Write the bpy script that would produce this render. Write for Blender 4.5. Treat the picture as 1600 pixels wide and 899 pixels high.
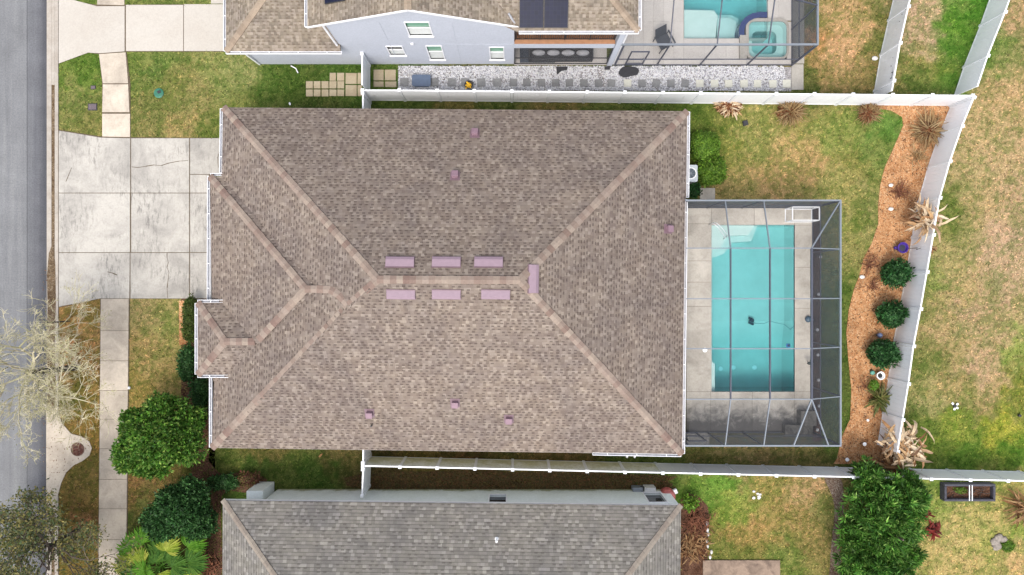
import bpy, bmesh, math, random
import numpy as np
from mathutils import Vector, Matrix
R = math.radians
random.seed(7); rng = np.random.default_rng(7)
for o in list(bpy.data.objects): bpy.data.objects.remove(o)
scene = bpy.context.scene
COL = scene.collection
# ------------------------------------------------------------------ camera
H = 35.0; F = 1600*24/36.0                    # flying height, focal length in photo pixels
cam = bpy.data.objects.new('camera', bpy.data.cameras.new('camera')); COL.objects.link(cam)
cam.location = (0, 0, H); cam.data.sensor_width = 36; cam.data.lens = 24; cam.data.clip_end = 2000
scene.camera = cam
# ------------------------------------------------------------------ world, sun, exposure
SUN_EL, SUN_AZ = 62, 200                      # compass azimuth, photo top = north
w = bpy.data.worlds.new('World'); scene.world = w; w.use_nodes = True
nt = w.node_tree; bg = nt.nodes['Background']
sky = nt.nodes.new('ShaderNodeTexSky'); sky.sky_type = 'NISHITA'; sky.sun_disc = False
sky.sun_elevation = R(SUN_EL); sky.sun_rotation = R(SUN_AZ); sky.dust_density = 3; sky.air_density = 1.0
hs = nt.nodes.new('ShaderNodeHueSaturation'); hs.inputs['Saturation'].default_value = 0.36
nt.links.new(sky.outputs[0], hs.inputs['Color']); nt.links.new(hs.outputs[0], bg.inputs[0])
bg.inputs[1].default_value = 0.15
sl = bpy.data.lights.new('sun', 'SUN'); sl.energy = 0.88; sl.angle = R(24); sl.color = (1.0, 0.93, 0.82)
so = bpy.data.objects.new('sun', sl); COL.objects.link(so)
az = R(SUN_AZ); d = Vector((math.sin(az)*math.cos(R(SUN_EL)), math.cos(az)*math.cos(R(SUN_EL)), math.sin(R(SUN_EL))))
so.rotation_euler = d.to_track_quat('Z', 'Y').to_euler(); so.location = d*60
scene.view_settings.view_transform = 'Standard'; scene.view_settings.look = 'None'
scene.view_settings.gamma = 1; scene.view_settings.use_curve_mapping = False
scene.view_settings.exposure = 1.20
scene.render.resolution_x = 1024; scene.render.resolution_y = 575
# ------------------------------------------------------------------ helpers
def P(px, py, z=0.0): return ((px-800)*(H-z)/F, (449.5-py)*(H-z)/F, z)
def lin(c):
    return tuple(((v/255)/12.92 if v/255 <= .04045 else ((v/255+.055)/1.055)**2.4) for v in c[:3])
def onplane(px, py, pts):
    a, b, c = [Vector(p) for p in pts[:3]]; n = (b-a).cross(c-a).normalized()
    dv = Vector(((px-800)/F, (449.5-py)/F, -1)); o = Vector((0, 0, H))
    t = n.dot(a-o)/n.dot(dv); return o+dv*t, (n if n.z > 0 else -n)
def props(o, label=None, cat=None, group=None, kind=None):
    if label: o['label'] = label
    if cat: o['category'] = cat
    if group: o['group'] = group
    if kind: o['kind'] = kind
    return o
def thing(name, label, cat, loc=(0, 0, 0), group=None, rz=0):
    o = bpy.data.objects.new(name, None); COL.objects.link(o); o.empty_display_size = .2
    o.location = loc; o.rotation_euler = (0, 0, rz)
    return props(o, label, cat, group)
class MB:
    def __init__(s): s.v = []; s.f = []
    def add(s, vs, fs):
        b = len(s.v); s.v += [tuple(v) for v in vs]; s.f += [tuple(b+i for i in f) for f in fs]
    def box(s, a, b, rz=0, c=None):
        x0, y0, z0 = a; x1, y1, z1 = b
        vs = [(x0,y0,z0),(x1,y0,z0),(x1,y1,z0),(x0,y1,z0),(x0,y0,z1),(x1,y0,z1),(x1,y1,z1),(x0,y1,z1)]
        if rz:
            cx, cy = c or ((x0+x1)/2, (y0+y1)/2); C, S = math.cos(rz), math.sin(rz)
            vs = [(cx+(x-cx)*C-(y-cy)*S, cy+(x-cx)*S+(y-cy)*C, z) for x, y, z in vs]
        s.add(vs, [(3,2,1,0),(4,5,6,7),(0,1,5,4),(1,2,6,5),(2,3,7,6),(3,0,4,7)])
    def obox(s, o, u, v, n, a, b):              # box in a local frame
        o, u, v, n = map(Vector, (o, u, v, n)); vs = []
        for z in (a[2], b[2]):
            for x, y in ((a[0],a[1]),(b[0],a[1]),(b[0],b[1]),(a[0],b[1])): vs.append(o+u*x+v*y+n*z)
        s.add(vs, [(3,2,1,0),(4,5,6,7),(0,1,5,4),(1,2,6,5),(2,3,7,6),(3,0,4,7)])
    def bar(s, p, q, w, h=None, up=(0, 0, 1)):
        p, q = Vector(p), Vector(q); h = h or w; d = (q-p); L = d.length
        if L < 1e-5: return
        d /= L; up = Vector(up)
        if abs(d.dot(up)) > .98: up = Vector((0, 1, 0))
        u = d.cross(up).normalized(); n = u.cross(d)
        s.obox(p, d, u, n, (0, -w/2, -h/2), (L, w/2, h/2))
    def tube(s, pts, r, n=8, r2=None, caps=True):
        pts = [Vector(p) for p in pts]; rings = []; r2 = r if r2 is None else r2
        for i, p in enumerate(pts):
            a = pts[max(0, i-1)]; b = pts[min(len(pts)-1, i+1)]; d = (b-a).normalized()
            up = Vector((0, 0, 1)) if abs(d.z) < .9 else Vector((0, 1, 0))
            u = d.cross(up).normalized(); v = u.cross(d)
            rr = r+(r2-r)*i/max(1, len(pts)-1)
            rings.append([p+u*(rr*math.cos(2*math.pi*k/n))+v*(rr*math.sin(2*math.pi*k/n)) for k in range(n)])
        vs = [v for r_ in rings for v in r_]; fs = []
        for i in range(len(pts)-1):
            for k in range(n): fs.append((i*n+k, i*n+(k+1) % n, (i+1)*n+(k+1) % n, (i+1)*n+k))
        if caps: fs += [tuple(range(n-1, -1, -1)), tuple((len(pts)-1)*n+k for k in range(n))]
        s.add(vs, fs)
    def lathe(s, c, prof, n=16):                # prof: (r, z)
        vs = []; fs = []
        for r, z in prof:
            for k in range(n): vs.append((c[0]+r*math.cos(2*math.pi*k/n), c[1]+r*math.sin(2*math.pi*k/n), c[2]+z))
        for i in range(len(prof)-1):
            for k in range(n): fs.append((i*n+k, i*n+(k+1) % n, (i+1)*n+(k+1) % n, (i+1)*n+k))
        fs += [tuple(range(n-1, -1, -1)), tuple((len(prof)-1)*n+k for k in range(n))]
        s.add(vs, fs)
    def prism(s, poly, z0, z1):
        n = len(poly); vs = [(p[0], p[1], z0) for p in poly]+[(p[0], p[1], z1) for p in poly]
        ar = sum(poly[i][0]*poly[(i+1) % n][1]-poly[(i+1) % n][0]*poly[i][1] for i in range(n))
        top = tuple(range(n, 2*n)); bot = tuple(range(n-1, -1, -1))
        sd = [(i, (i+1) % n, n+(i+1) % n, n+i) for i in range(n)]
        if ar < 0: top = top[::-1]; bot = bot[::-1]; sd = [f[::-1] for f in sd]
        s.add(vs, [top, bot]+sd)
    def blob(s, c, r, seed=0, sub=1, rough=.2):
        bm = bmesh.new(); bmesh.ops.create_icosphere(bm, subdivisions=sub, radius=1); rr = random.Random(seed)
        vs = []
        for v in bm.verts:
            k = 1+rr.uniform(-rough, rough); vs.append((c[0]+v.co.x*r[0]*k, c[1]+v.co.y*r[1]*k, c[2]+v.co.z*r[2]*k))
        s.add(vs, [tuple(v.index for v in f.verts) for f in bm.faces]); bm.free()
    def build(s, name, mat, parent=None, smooth=False, bevel=0):
        me = bpy.data.meshes.new(name); me.from_pydata(s.v, [], s.f); me.update()
        me.materials.append(mat)
        o = bpy.data.objects.new(name, me); COL.objects.link(o)
        if smooth:
            for p in me.polygons: p.use_smooth = True
        if parent:
            o.parent = parent
            o.matrix_parent_inverse = (parent_world(parent)).inverted()
        if bevel:
            m = o.modifiers.new('bevel', 'BEVEL'); m.width = bevel; m.segments = 2; m.limit_method = 'ANGLE'
        return o
def parent_world(o):
    m = Matrix.Translation(o.location) @ o.rotation_euler.to_matrix().to_4x4()
    return m if o.parent is None else parent_world(o.parent) @ o.matrix_parent_inverse @ m
# ------------------------------------------------------------------ materials
def newmat(name):
    m = bpy.data.materials.new(name); m.use_nodes = True; n = m.node_tree
    return m, n, n.nodes['Principled BSDF']
def N(n, t, **k):
    x = n.nodes.new(t)
    for a, b in k.items(): setattr(x, a, b)
    return x
def L(n, a, b): n.links.new(a, b)
def val(n, op, a, b=None, c=None):
    m = N(n, 'ShaderNodeMath', operation=op)
    for i, x in enumerate((a, b, c)):
        if x is None: continue
        if isinstance(x, (int, float)): m.inputs[i].default_value = x
        else: L(n, x, m.inputs[i])
    return m.outputs[0]
def ramp(n, fac, cols, interp='LINEAR'):
    r = N(n, 'ShaderNodeValToRGB'); cr = r.color_ramp; cr.interpolation = interp
    while len(cr.elements) > 1: cr.elements.remove(cr.elements[0])
    for i, (p, c) in enumerate(cols):
        e = cr.elements[0] if i == 0 else cr.elements.new(p)
        e.position = p; e.color = tuple(c)+(1,)
    L(n, fac, r.inputs[0]); return r.outputs[0]
def mixc(n, fac, a, b, mode='MIX'):
    m = N(n, 'ShaderNodeMix', data_type='RGBA', blend_type=mode)
    for i, x in ((0, fac), (6, a), (7, b)):
        if isinstance(x, (int, float)): m.inputs[i].default_value = x
        elif isinstance(x, tuple): m.inputs[i].default_value = x+(1,) if len(x) == 3 else x
        else: L(n, x, m.inputs[i])
    return m.outputs[2]
def pos(n): return N(n, 'ShaderNodeNewGeometry').outputs['Position']
def island(n): return N(n, 'ShaderNodeNewGeometry').outputs['Random Per Island']
def noise(n, vec, scale, detail=4, rough=.55, dist=0):
    t = N(n, 'ShaderNodeTexNoise'); t.inputs['Scale'].default_value = scale; t.inputs['Detail'].default_value = detail
    t.inputs['Roughness'].default_value = rough; t.inputs['Distortion'].default_value = dist
    L(n, vec, t.inputs['Vector']); return t.outputs['Fac']
def bump(n, b, h, strength=.3, dist=.02):
    x = N(n, 'ShaderNodeBump'); x.inputs['Strength'].default_value = strength; x.inputs['Distance'].default_value = dist
    L(n, h, x.inputs['Height']); L(n, x.outputs[0], b.inputs['Normal'])
def plain(name, c, rough=.5, metal=0, var=.12, scale=6, spec=.5):
    m, n, b = newmat(name); p = pos(n); f = noise(n, p, scale, 5)
    a = tuple(v*(1-var) for v in c); d = tuple(min(.9, v*(1+var)) for v in c)
    L(n, ramp(n, f, [(.3, a), (.7, d)]), b.inputs['Base Color'])
    b.inputs['Roughness'].default_value = rough; b.inputs['Metallic'].default_value = metal
    b.inputs['Specular IOR Level'].default_value = spec
    return m
def islandmat(name, cols, rough=.8, var=.25, scale=20, interp='LINEAR', transl=0, spec=.3):
    m, n, b = newmat(name); c = ramp(n, island(n), [(i/max(1, len(cols)-1), c) for i, c in enumerate(cols)], interp)
    f = noise(n, pos(n), scale, 4); g = ramp(n, f, [(.3, (1-var,)*3), (.7, (1+var*.6,)*3)])
    c2 = mixc(n, 1.0, c, g, 'MULTIPLY'); L(n, c2, b.inputs['Base Color'])
    b.inputs['Roughness'].default_value = rough; b.inputs['Specular IOR Level'].default_value = spec
    if transl:
        t = N(n, 'ShaderNodeBsdfTranslucent'); L(n, c2, t.inputs[0]); ms = N(n, 'ShaderNodeMixShader')
        ms.inputs[0].default_value = transl; L(n, b.outputs[0], ms.inputs[1]); L(n, t.outputs[0], ms.inputs[2])
        L(n, ms.outputs[0], n.nodes['Material Output'].inputs['Surface'])
    return m
def concrete(name, c, stain, amt=.5, sscale=.5, isl=.1, streak=False):
    m, n, b = newmat(name); p = pos(n)
    f1 = noise(n, p, sscale, 6, .65, .6); f2 = noise(n, p, 14, 6, .7); f3 = noise(n, p, 3.2, 6, .7, .4)
    col = mixc(n, val(n, 'MULTIPLY', ramp(n, f1, [(.42, (0,)*3), (.72, (1,)*3)]), amt), c, stain)
    col = mixc(n, val(n, 'MULTIPLY', ramp(n, f3, [(.5, (0,)*3), (.75, (1,)*3)]), amt*.6), col, stain)
    if streak:
        mp = N(n, 'ShaderNodeMapping'); mp.inputs['Scale'].default_value = (7, 1.6, 1); L(n, p, mp.inputs[0])
        s1 = noise(n, mp.outputs[0], 1.0, 5, .75, .2)
        s2 = ramp(n, s1, [(.50, (0,)*3), (.62, (1,)*3)]); big = ramp(n, noise(n, p, .45, 2), [(.42, (0,)*3), (.62, (1,)*3)])
        col = mixc(n, val(n, 'MULTIPLY', val(n, 'MULTIPLY', s2, big), .66), col, tuple(v*.62 for v in stain))
    col = mixc(n, 1.0, col, ramp(n, f2, [(.25, (.86,)*3), (.75, (1.1,)*3)]), 'MULTIPLY')
    col = mixc(n, 1.0, col, ramp(n, island(n), [(0, (1-isl,)*3), (1, (1+isl*.5,)*3)]), 'MULTIPLY')
    if name == 'pool deck concrete':       # mildew along the lower edge of the deck
        sy = N(n, 'ShaderNodeSeparateXYZ'); L(n, p, sy.inputs[0]); f = val(n, 'ADD', val(n, 'MULTIPLY', sy.outputs[1], -.55), val(n, 'MULTIPLY', noise(n, p, 2.2, 6, .7, .5), 1.6))
        col = mixc(n, ramp(n, val(n, 'SUBTRACT', f, 3.85), [(.25, (0,)*3), (.75, (.8,)*3)]), col, (.06, .055, .055))
    L(n, col, b.inputs['Base Color']); b.inputs['Roughness'].default_value = .9; b.inputs['Specular IOR Level'].default_value = .25
    bump(n, b, f2, .25, .01); return m
def shingle(name, cols, dash, w=.2, h=.143, dashamt=.5, lines=.15):
    m, n, b = newmat(name); uv = N(n, 'ShaderNodeUVMap'); uv.uv_map = 'UVMap'
    sp = N(n, 'ShaderNodeSeparateXYZ'); L(n, uv.outputs[0], sp.inputs[0])
    vs = val(n, 'DIVIDE', sp.outputs[1], h); row = val(n, 'FLOOR', vs); fv = val(n, 'FRACT', vs)
    wr = N(n, 'ShaderNodeTexWhiteNoise', noise_dimensions='1D'); L(n, row, wr.inputs['W'])
    us = val(n, 'ADD', val(n, 'DIVIDE', sp.outputs[0], w), val(n, 'MULTIPLY', wr.outputs['Value'], 37.0))
    # uneven tab widths
    tab = val(n, 'FLOOR', us); cb = N(n, 'ShaderNodeCombineXYZ'); L(n, tab, cb.inputs[0]); L(n, row, cb.inputs[1])
    wn = N(n, 'ShaderNodeTexWhiteNoise', noise_dimensions='2D'); L(n, cb.outputs[0], wn.inputs['Vector'])
    c = ramp(n, wn.outputs['Value'], [(i/(len(cols)-1), q) for i, q in enumerate(cols)])
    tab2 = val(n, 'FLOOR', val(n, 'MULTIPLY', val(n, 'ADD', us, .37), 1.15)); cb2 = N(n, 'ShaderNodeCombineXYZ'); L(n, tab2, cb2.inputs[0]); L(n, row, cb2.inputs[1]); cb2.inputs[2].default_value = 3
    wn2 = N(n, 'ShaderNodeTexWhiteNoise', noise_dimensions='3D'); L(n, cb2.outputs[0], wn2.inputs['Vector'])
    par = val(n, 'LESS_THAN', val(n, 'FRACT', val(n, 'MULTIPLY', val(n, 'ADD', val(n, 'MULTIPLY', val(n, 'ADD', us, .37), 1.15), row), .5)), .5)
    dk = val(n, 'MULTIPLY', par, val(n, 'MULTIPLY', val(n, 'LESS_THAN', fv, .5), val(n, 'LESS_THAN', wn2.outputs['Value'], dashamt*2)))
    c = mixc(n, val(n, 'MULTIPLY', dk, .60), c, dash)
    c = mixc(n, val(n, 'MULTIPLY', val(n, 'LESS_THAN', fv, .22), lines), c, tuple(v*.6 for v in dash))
    p = pos(n); c = mixc(n, 1.0, c, ramp(n, noise(n, p, .35, 5, .65, 1.0), [(.32, (.83, .83, .87)), (.68, (1.13, 1.11, 1.08))]), 'MULTIPLY')
    c = mixc(n, 1.0, c, ramp(n, noise(n, p, 3, 3, .6), [(.3, (.93, .92, .95)), (.7, (1.06, 1.06, 1.04))]), 'MULTIPLY')
    c = mixc(n, 1.0, c, ramp(n, noise(n, p, 45, 2, .6), [(.3, (.85,)*3), (.7, (1.12,)*3)]), 'MULTIPLY')
    L(n, c, b.inputs['Base Color']); b.inputs['Roughness'].default_value = .95; b.inputs['Specular IOR Level'].default_value = .15
    bump(n, b, val(n, 'ADD', fv, val(n, 'MULTIPLY', wn2.outputs['Value'], .6)), .35, .012)
    return m
K = .50                                        # seen colour -> surface colour
def A(r, g, b_, k=K): return tuple(v*k for v in lin((r, g, b_)))
M = {}
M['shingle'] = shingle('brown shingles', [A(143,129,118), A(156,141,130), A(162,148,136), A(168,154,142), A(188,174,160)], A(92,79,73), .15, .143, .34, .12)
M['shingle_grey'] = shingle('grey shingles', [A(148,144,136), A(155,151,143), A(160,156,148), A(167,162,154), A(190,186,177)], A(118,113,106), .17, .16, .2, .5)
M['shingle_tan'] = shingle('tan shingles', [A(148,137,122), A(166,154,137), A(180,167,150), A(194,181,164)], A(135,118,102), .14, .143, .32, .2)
M['cap'] = islandmat('hip cap shingles', [A(158,134,122), A(180,162,148), A(194,176,160), A(166,142,130), A(190,172,158), A(150,122,112)], .95, .12, 12)
M['cap_tan'] = islandmat('tan cap shingles', [A(186,166,146), A(198,178,156), A(176,156,136)], .95, .12, 12)
M['cap_grey'] = islandmat('grey cap shingles', [A(172,158,144), A(184,172,158), A(166,152,140)], .95, .1, 12)
M['vinyl'] = plain('white vinyl', (.73, .75, .78), .35, var=.05, scale=3)
M['vinyl_cap'] = plain('white vinyl caps', (.82, .83, .85), .35, var=.02)
M['trim'] = plain('white painted metal', (.74, .74, .76), .4, var=.06)
M['gutter_in'] = plain('gutter inside', (.30, .30, .32), .6, var=.25, scale=8)
M['stucco_white'] = concrete('pale stucco', A(232,238,238,.85), A(205,212,205,.8), .4, .8, 0)
M['stucco_main'] = concrete('beige stucco', (.5, .46, .4), (.4, .37, .3), .3, .8, 0)
M['stucco_blue'] = concrete('lilac grey stucco', (.45, .475, .535), (.40, .425, .48), .5, .8, 0)
M['drive'] = concrete('driveway concrete', A(230,224,214,.53), A(160,155,150,.53), .65, .55, .08, True)
M['drive_new'] = concrete('clean driveway concrete', A(238,230,219,.50), A(224,213,200,.50), .6, .4, .04)
M['walk'] = concrete('sidewalk concrete', A(228,214,196,.62), A(164,152,140), .6, .7, .22)
M['deck'] = concrete('pool deck concrete', A(222,214,202,.66), A(170,162,150,.6), .7, .8, .12)
M['deck_paver'] = concrete('neighbour deck pavers', A(222,216,210,.66), A(200,194,188,.66), .5, .8, .05)
M['kerb'] = concrete('kerb concrete', A(224,214,202), A(172,156,138), .5, 1.2, .06)
M['slab_brown'] = concrete('stained slab', A(190,165,145), A(90,75,70), .8, 1.4, .05)
M['joint'] = plain('joint dirt', A(120,104,84), .95, var=.3, scale=9)
M['metal_light'] = plain('light aluminium', (.17, .19, .22), .4, var=.06)
M['metal_dark'] = plain('dark aluminium', (.055, .06, .085), .45, var=.1)
M['black'] = plain('black plastic', (.02, .02, .024), .5, var=.2)
M['mauve'] = plain('mauve painted vent', A(182,156,170), .5, var=.06, spec=.3)
M['mauve_dark'] = plain('mauve vent hood', A(148,118,128), .5, var=.08)
M['bark'] = plain('bark', A(120,105,95), .9, var=.35, scale=14)
M['bark_dark'] = plain('dark bark', A(85,78,74), .9, var=.4, scale=14)
M['twig'] = islandmat('pale twigs', [A(216,206,180,.68), A(232,222,192,.68), A(206,200,146,.68), A(196,186,168,.68)], .9, .2, 4)
M['green_plastic'] = plain('green plastic', (.02, .13, .08), .5, var=.2)
M['grass'] = None
def attrmat(name, transl=0, nz=True):
    m, n, b = newmat(name); a = N(n, 'ShaderNodeAttribute'); a.attribute_name = 'col'; c = a.outputs['Color']; p = pos(n)
    if nz:
        c = mixc(n, 1.0, c, ramp(n, noise(n, p, 3.0, 6, .75, .5), [(.32, (.66, .72, .6)), (.5, (1, 1, 1)), (.7, (1.25, 1.15, 1.1))]), 'MULTIPLY')
        c = mixc(n, 1.0, c, ramp(n, noise(n, p, 16, 5, .8), [(.32, (.5, .53, .46)), (.68, (1.38, 1.36, 1.36))]), 'MULTIPLY')
        bump(n, b, noise(n, p, 22, 4, .7), .6, .05)
    L(n, c, b.inputs['Base Color']); b.inputs['Roughness'].default_value = .95; b.inputs['Specular IOR Level'].default_value = .1
    if transl:
        t = N(n, 'ShaderNodeBsdfTranslucent'); L(n, c, t.inputs[0]); ms = N(n, 'ShaderNodeMixShader')
        ms.inputs[0].default_value = transl; L(n, b.outputs[0], ms.inputs[1]); L(n, t.outputs[0], ms.inputs[2])
        L(n, ms.outputs[0], n.nodes['Material Output'].inputs['Surface'])
    return m
M['lawn'] = attrmat('lawn turf'); M['blade'] = attrmat('grass blades', .15, False)
def asphalt():
    m, n, b = newmat('asphalt'); p = pos(n); mp = N(n, 'ShaderNodeMapping'); mp.inputs['Scale'].default_value = (3.2, .12, 1); L(n, p, mp.inputs[0])
    st = noise(n, mp.outputs[0], 1, 4, .6); c = ramp(n, st, [(.3, A(140,141,144)), (.5, A(150,151,154)), (.72, A(163,164,165))])
    c = mixc(n, 1.0, c, ramp(n, noise(n, p, 13, 6, .85), [(.33, (.70,)*3), (.67, (1.3,)*3)]), 'MULTIPLY')
    c = mixc(n, 1.0, c, ramp(n, noise(n, p, .8, 5, .6), [(.3, (.85,)*3), (.7, (1.1,)*3)]), 'MULTIPLY')
    L(n, c, b.inputs['Base Color']); b.inputs['Roughness'].default_value = .9; bump(n, b, noise(n, p, 60, 3), .4, .01); return m
M['asphalt'] = asphalt()
def asphalt2():
    m = M['asphalt'].copy(); m.name = 'asphalt edge lane'; n = m.node_tree
    b = n.nodes['Principled BSDF']; src = b.inputs['Base Color'].links[0].from_socket
    p = pos(n); sx = N(n, 'ShaderNodeSeparateXYZ'); L(n, p, sx.inputs[0]); f = val(n, 'ADD', val(n, 'DIVIDE', val(n, 'SUBTRACT', sx.outputs[0], P(43, 0)[0]), P(73, 0)[0]-P(43, 0)[0]), val(n, 'MULTIPLY', val(n, 'SUBTRACT', noise(n, p, .7, 5, .7), .5), .7))
    g = ramp(n, f, [(.0, (.80, .80, .82)), (.45, (.64, .64, .68)), (.75, (.46, .46, .50)), (1, (.36, .36, .40))]); L(n, mixc(n, 1.0, src, g, 'MULTIPLY'), b.inputs['Base Color']); return m
M['asphalt_edge'] = asphalt2()
def mulchmat(name, cols):
    m, n, b = newmat(name); p = pos(n); v = N(n, 'ShaderNodeTexVoronoi'); v.inputs['Scale'].default_value = 22; L(n, p, v.inputs['Vector'])
    sp = N(n, 'ShaderNodeSeparateColor'); L(n, v.outputs['Color'], sp.inputs[0])
    c = ramp(n, sp.outputs[0], [(i/(len(cols)-1), q) for i, q in enumerate(cols)])
    c = mixc(n, 1.0, c, ramp(n, noise(n, p, 1.2, 6, .7, .6), [(.34, (.55, .47, .42)), (.5, (.95, .93, .92)), (.7, (1.22, 1.22, 1.26))]), 'MULTIPLY')
    L(n, c, b.inputs['Base Color']); b.inputs['Roughness'].default_value = .95; b.inputs['Specular IOR Level'].default_value = .1
    bump(n, b, v.outputs['Distance'], .6, .03); return m
MC = [A(184,124,82,.62), A(224,166,114,.6), A(232,186,138,.6), A(206,144,94,.6), A(240,206,164,.6)]
M['mulch'] = mulchmat('orange mulch', MC); M['chip'] = islandmat('wood chips', MC, .95, .1)
M['channel'] = mulchmat('silted kerb channel', [A(128,108,84), A(158,138,110), A(108,88,70), A(184,166,142)])
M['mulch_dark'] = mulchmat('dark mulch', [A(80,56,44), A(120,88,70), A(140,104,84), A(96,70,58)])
M['dead'] = mulchmat('leaf litter', [A(96,74,44), A(84,76,40), A(120,92,60), A(72,66,42)])
M['sand'] = mulchmat('grey sand litter', [A(170,155,140), A(150,130,115), A(120,92,76), A(190,178,165)])
M['gravel'] = islandmat('white gravel stones', [A(245,245,247,.72), A(230,230,236,.7), A(212,212,220,.68), A(245,243,240,.72), A(160,160,170,.6)], .8, .05)
M['gravel_bed'] = mulchmat('gravel bed ground', [A(220,220,224,.6), A(170,170,174), A(235,235,238,.6), A(120,120,125)])
def screen(name, c, alpha):
    m, n, b = newmat(name); b.inputs['Base Color'].default_value = c+(1,); b.inputs['Roughness'].default_value = .7
    t = N(n, 'ShaderNodeBsdfTransparent'); ms = N(n, 'ShaderNodeMixShader'); ms.inputs[0].default_value = alpha
    L(n, t.outputs[0], ms.inputs[1]); L(n, b.outputs[0], ms.inputs[2]); L(n, ms.outputs[0], n.nodes['Material Output'].inputs['Surface']); return m
M['screen_roof'] = screen('roof insect mesh', (.08, .085, .095), .06)
M['screen_slope'] = screen('sloping insect mesh', (.08, .085, .095), .13)
M['screen_wall'] = screen('wall insect mesh', (.045, .055, .07), .70)
M['screen_end'] = screen('end wall insect mesh', (.05, .06, .085), .74)
def watermat(name, dens, col):
    m, n, b = newmat(name); out = n.nodes['Material Output']
    t = N(n, 'ShaderNodeBsdfTransparent'); g = N(n, 'ShaderNodeBsdfGlossy'); g.inputs['Roughness'].default_value = .08
    fr = N(n, 'ShaderNodeFresnel'); fr.inputs[0].default_value = 1.33
    bp = N(n, 'ShaderNodeBump'); bp.inputs['Strength'].default_value = .15; bp.inputs['Distance'].default_value = .05
    L(n, noise(n, pos(n), 2.5, 4, .6, .8), bp.inputs['Height']); L(n, bp.outputs[0], g.inputs['Normal'])
    ms = N(n, 'ShaderNodeMixShader'); L(n, fr.outputs[0], ms.inputs[0]); L(n, t.outputs[0], ms.inputs[1]); L(n, g.outputs[0], ms.inputs[2])
    L(n, ms.outputs[0], out.inputs['Surface'])
    ab = N(n, 'ShaderNodeVolumeAbsorption'); ab.inputs['Color'].default_value = col+(1,); ab.inputs['Density'].default_value = dens
    L(n, ab.outputs[0], out.inputs['Volume']); return m
M['water'] = watermat('pool water', .66, (.24, .79, .82)); M['water2'] = watermat('pool water deep', .75, (.27, .80, .84))
def plaster():
    m, n, b = newmat('pool plaster'); p = pos(n)
    v = N(n, 'ShaderNodeTexVoronoi'); v.feature = 'DISTANCE_TO_EDGE'; v.inputs['Scale'].default_value = 2.2
    wv = N(n, 'ShaderNodeMapping'); L(n, p, wv.inputs[0]); L(n, wv.outputs[0], v.inputs['Vector'])
    c = ramp(n, noise(n, p, 1.2, 4, .6), [(.3, (.50, .58, .56)), (.7, (.58, .66, .64))])
    L(n, c, b.inputs['Base Color']); b.inputs['Roughness'].default_value = .7; return m
M['plaster'] = plaster()
M['tile_blue'] = plain('dark blue tile', (.02, .035, .12), .25, var=.3, scale=20)
M['coping'] = concrete('pool coping', A(216,210,200), A(170,164,155), .5, 2, .05)
def leafm(name, cols, t=.22):
    m = islandmat(name, cols, .6, .15, 3, transl=t, spec=.3); n = m.node_tree; b = n.nodes['Principled BSDF']; src = b.inputs['Base Color'].links[0].from_socket
    a = N(n, 'ShaderNodeAttribute'); a.attribute_name = 'col'; c = mixc(n, 1.0, src, a.outputs['Color'], 'MULTIPLY'); L(n, c, b.inputs['Base Color'])
    for x in n.nodes:
        if x.type == 'BSDF_TRANSLUCENT': L(n, c, x.inputs[0])
    return m
# ------------------------------------------------------------------ geometry generators
def vnoise(x, y, s, seed=0):
    x = np.asarray(x)/s; y = np.asarray(y)/s; xi = np.floor(x).astype(np.int64); yi = np.floor(y).astype(np.int64); fx = x-xi; fy = y-yi
    fx = fx*fx*(3-2*fx); fy = fy*fy*(3-2*fy)
    def h(a, b):
        v = (a*374761393+b*668265263+seed*974711) & 0x7fffffff; v = ((v ^ (v >> 13))*1274126177) & 0x7fffffff
        return ((v ^ (v >> 16)) & 0xffff)/65535.0
    return (h(xi, yi)*(1-fx)+h(xi+1, yi)*fx)*(1-fy)+(h(xi, yi+1)*(1-fx)+h(xi+1, yi+1)*fx)*fy
def inpoly(x, y, poly):
    r = np.zeros(len(x), bool); n = len(poly)
    for i in range(n):
        x0, y0 = poly[i][:2]; x1, y1 = poly[(i+1) % n][:2]
        if y0 == y1: continue
        c = ((y0 > y) != (y1 > y)) & (x < (x1-x0)*(y-y0)/(y1-y0)+x0); r ^= c
    return r
def npmesh(name, V, Fc, mat, parent=None, colr=None):
    k = Fc.shape[1]; me = bpy.data.meshes.new(name); me.vertices.add(len(V)); me.vertices.foreach_set('co', V.astype(np.float32).ravel())
    me.loops.add(Fc.size); me.loops.foreach_set('vertex_index', Fc.astype(np.int32).ravel())
    me.polygons.add(len(Fc)); me.polygons.foreach_set('loop_start', np.arange(0, Fc.size, k, dtype=np.int32)); 
    me.update(calc_edges=True); me.validate()
    if colr is not None:
        a = me.color_attributes.new('col', 'FLOAT_COLOR', 'POINT'); c4 = np.ones((len(V), 4), np.float32); c4[:, :3] = colr
        a.data.foreach_set('color', c4.ravel())
    me.materials.append(mat); o = bpy.data.objects.new(name, me); COL.objects.link(o)
    if parent: o.parent = parent; o.matrix_parent_inverse = parent_world(parent).inverted()
    return o
def leafquads(C, Nn, size, aspect=.5, jit=.35):
    n = len(C); Nn = Nn/np.linalg.norm(Nn, axis=1, keepdims=True)
    r = rng.normal(size=(n, 3)); U = np.cross(Nn, r); U /= np.linalg.norm(U, axis=1, keepdims=True); W = np.cross(Nn, U)
    s = size*(1+jit*rng.uniform(-1, 1, (n, 1))); fold = s*.12
    V = np.empty((n, 4, 3)); V[:, 0] = C-U*s*.5; V[:, 1] = C+W*s*aspect*.5-Nn*fold; V[:, 2] = C+U*s*.5-Nn*fold*.6; V[:, 3] = C-W*s*aspect*.5-Nn*fold
    return V.reshape(-1, 3), np.arange(n*4).reshape(n, 4)
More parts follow.
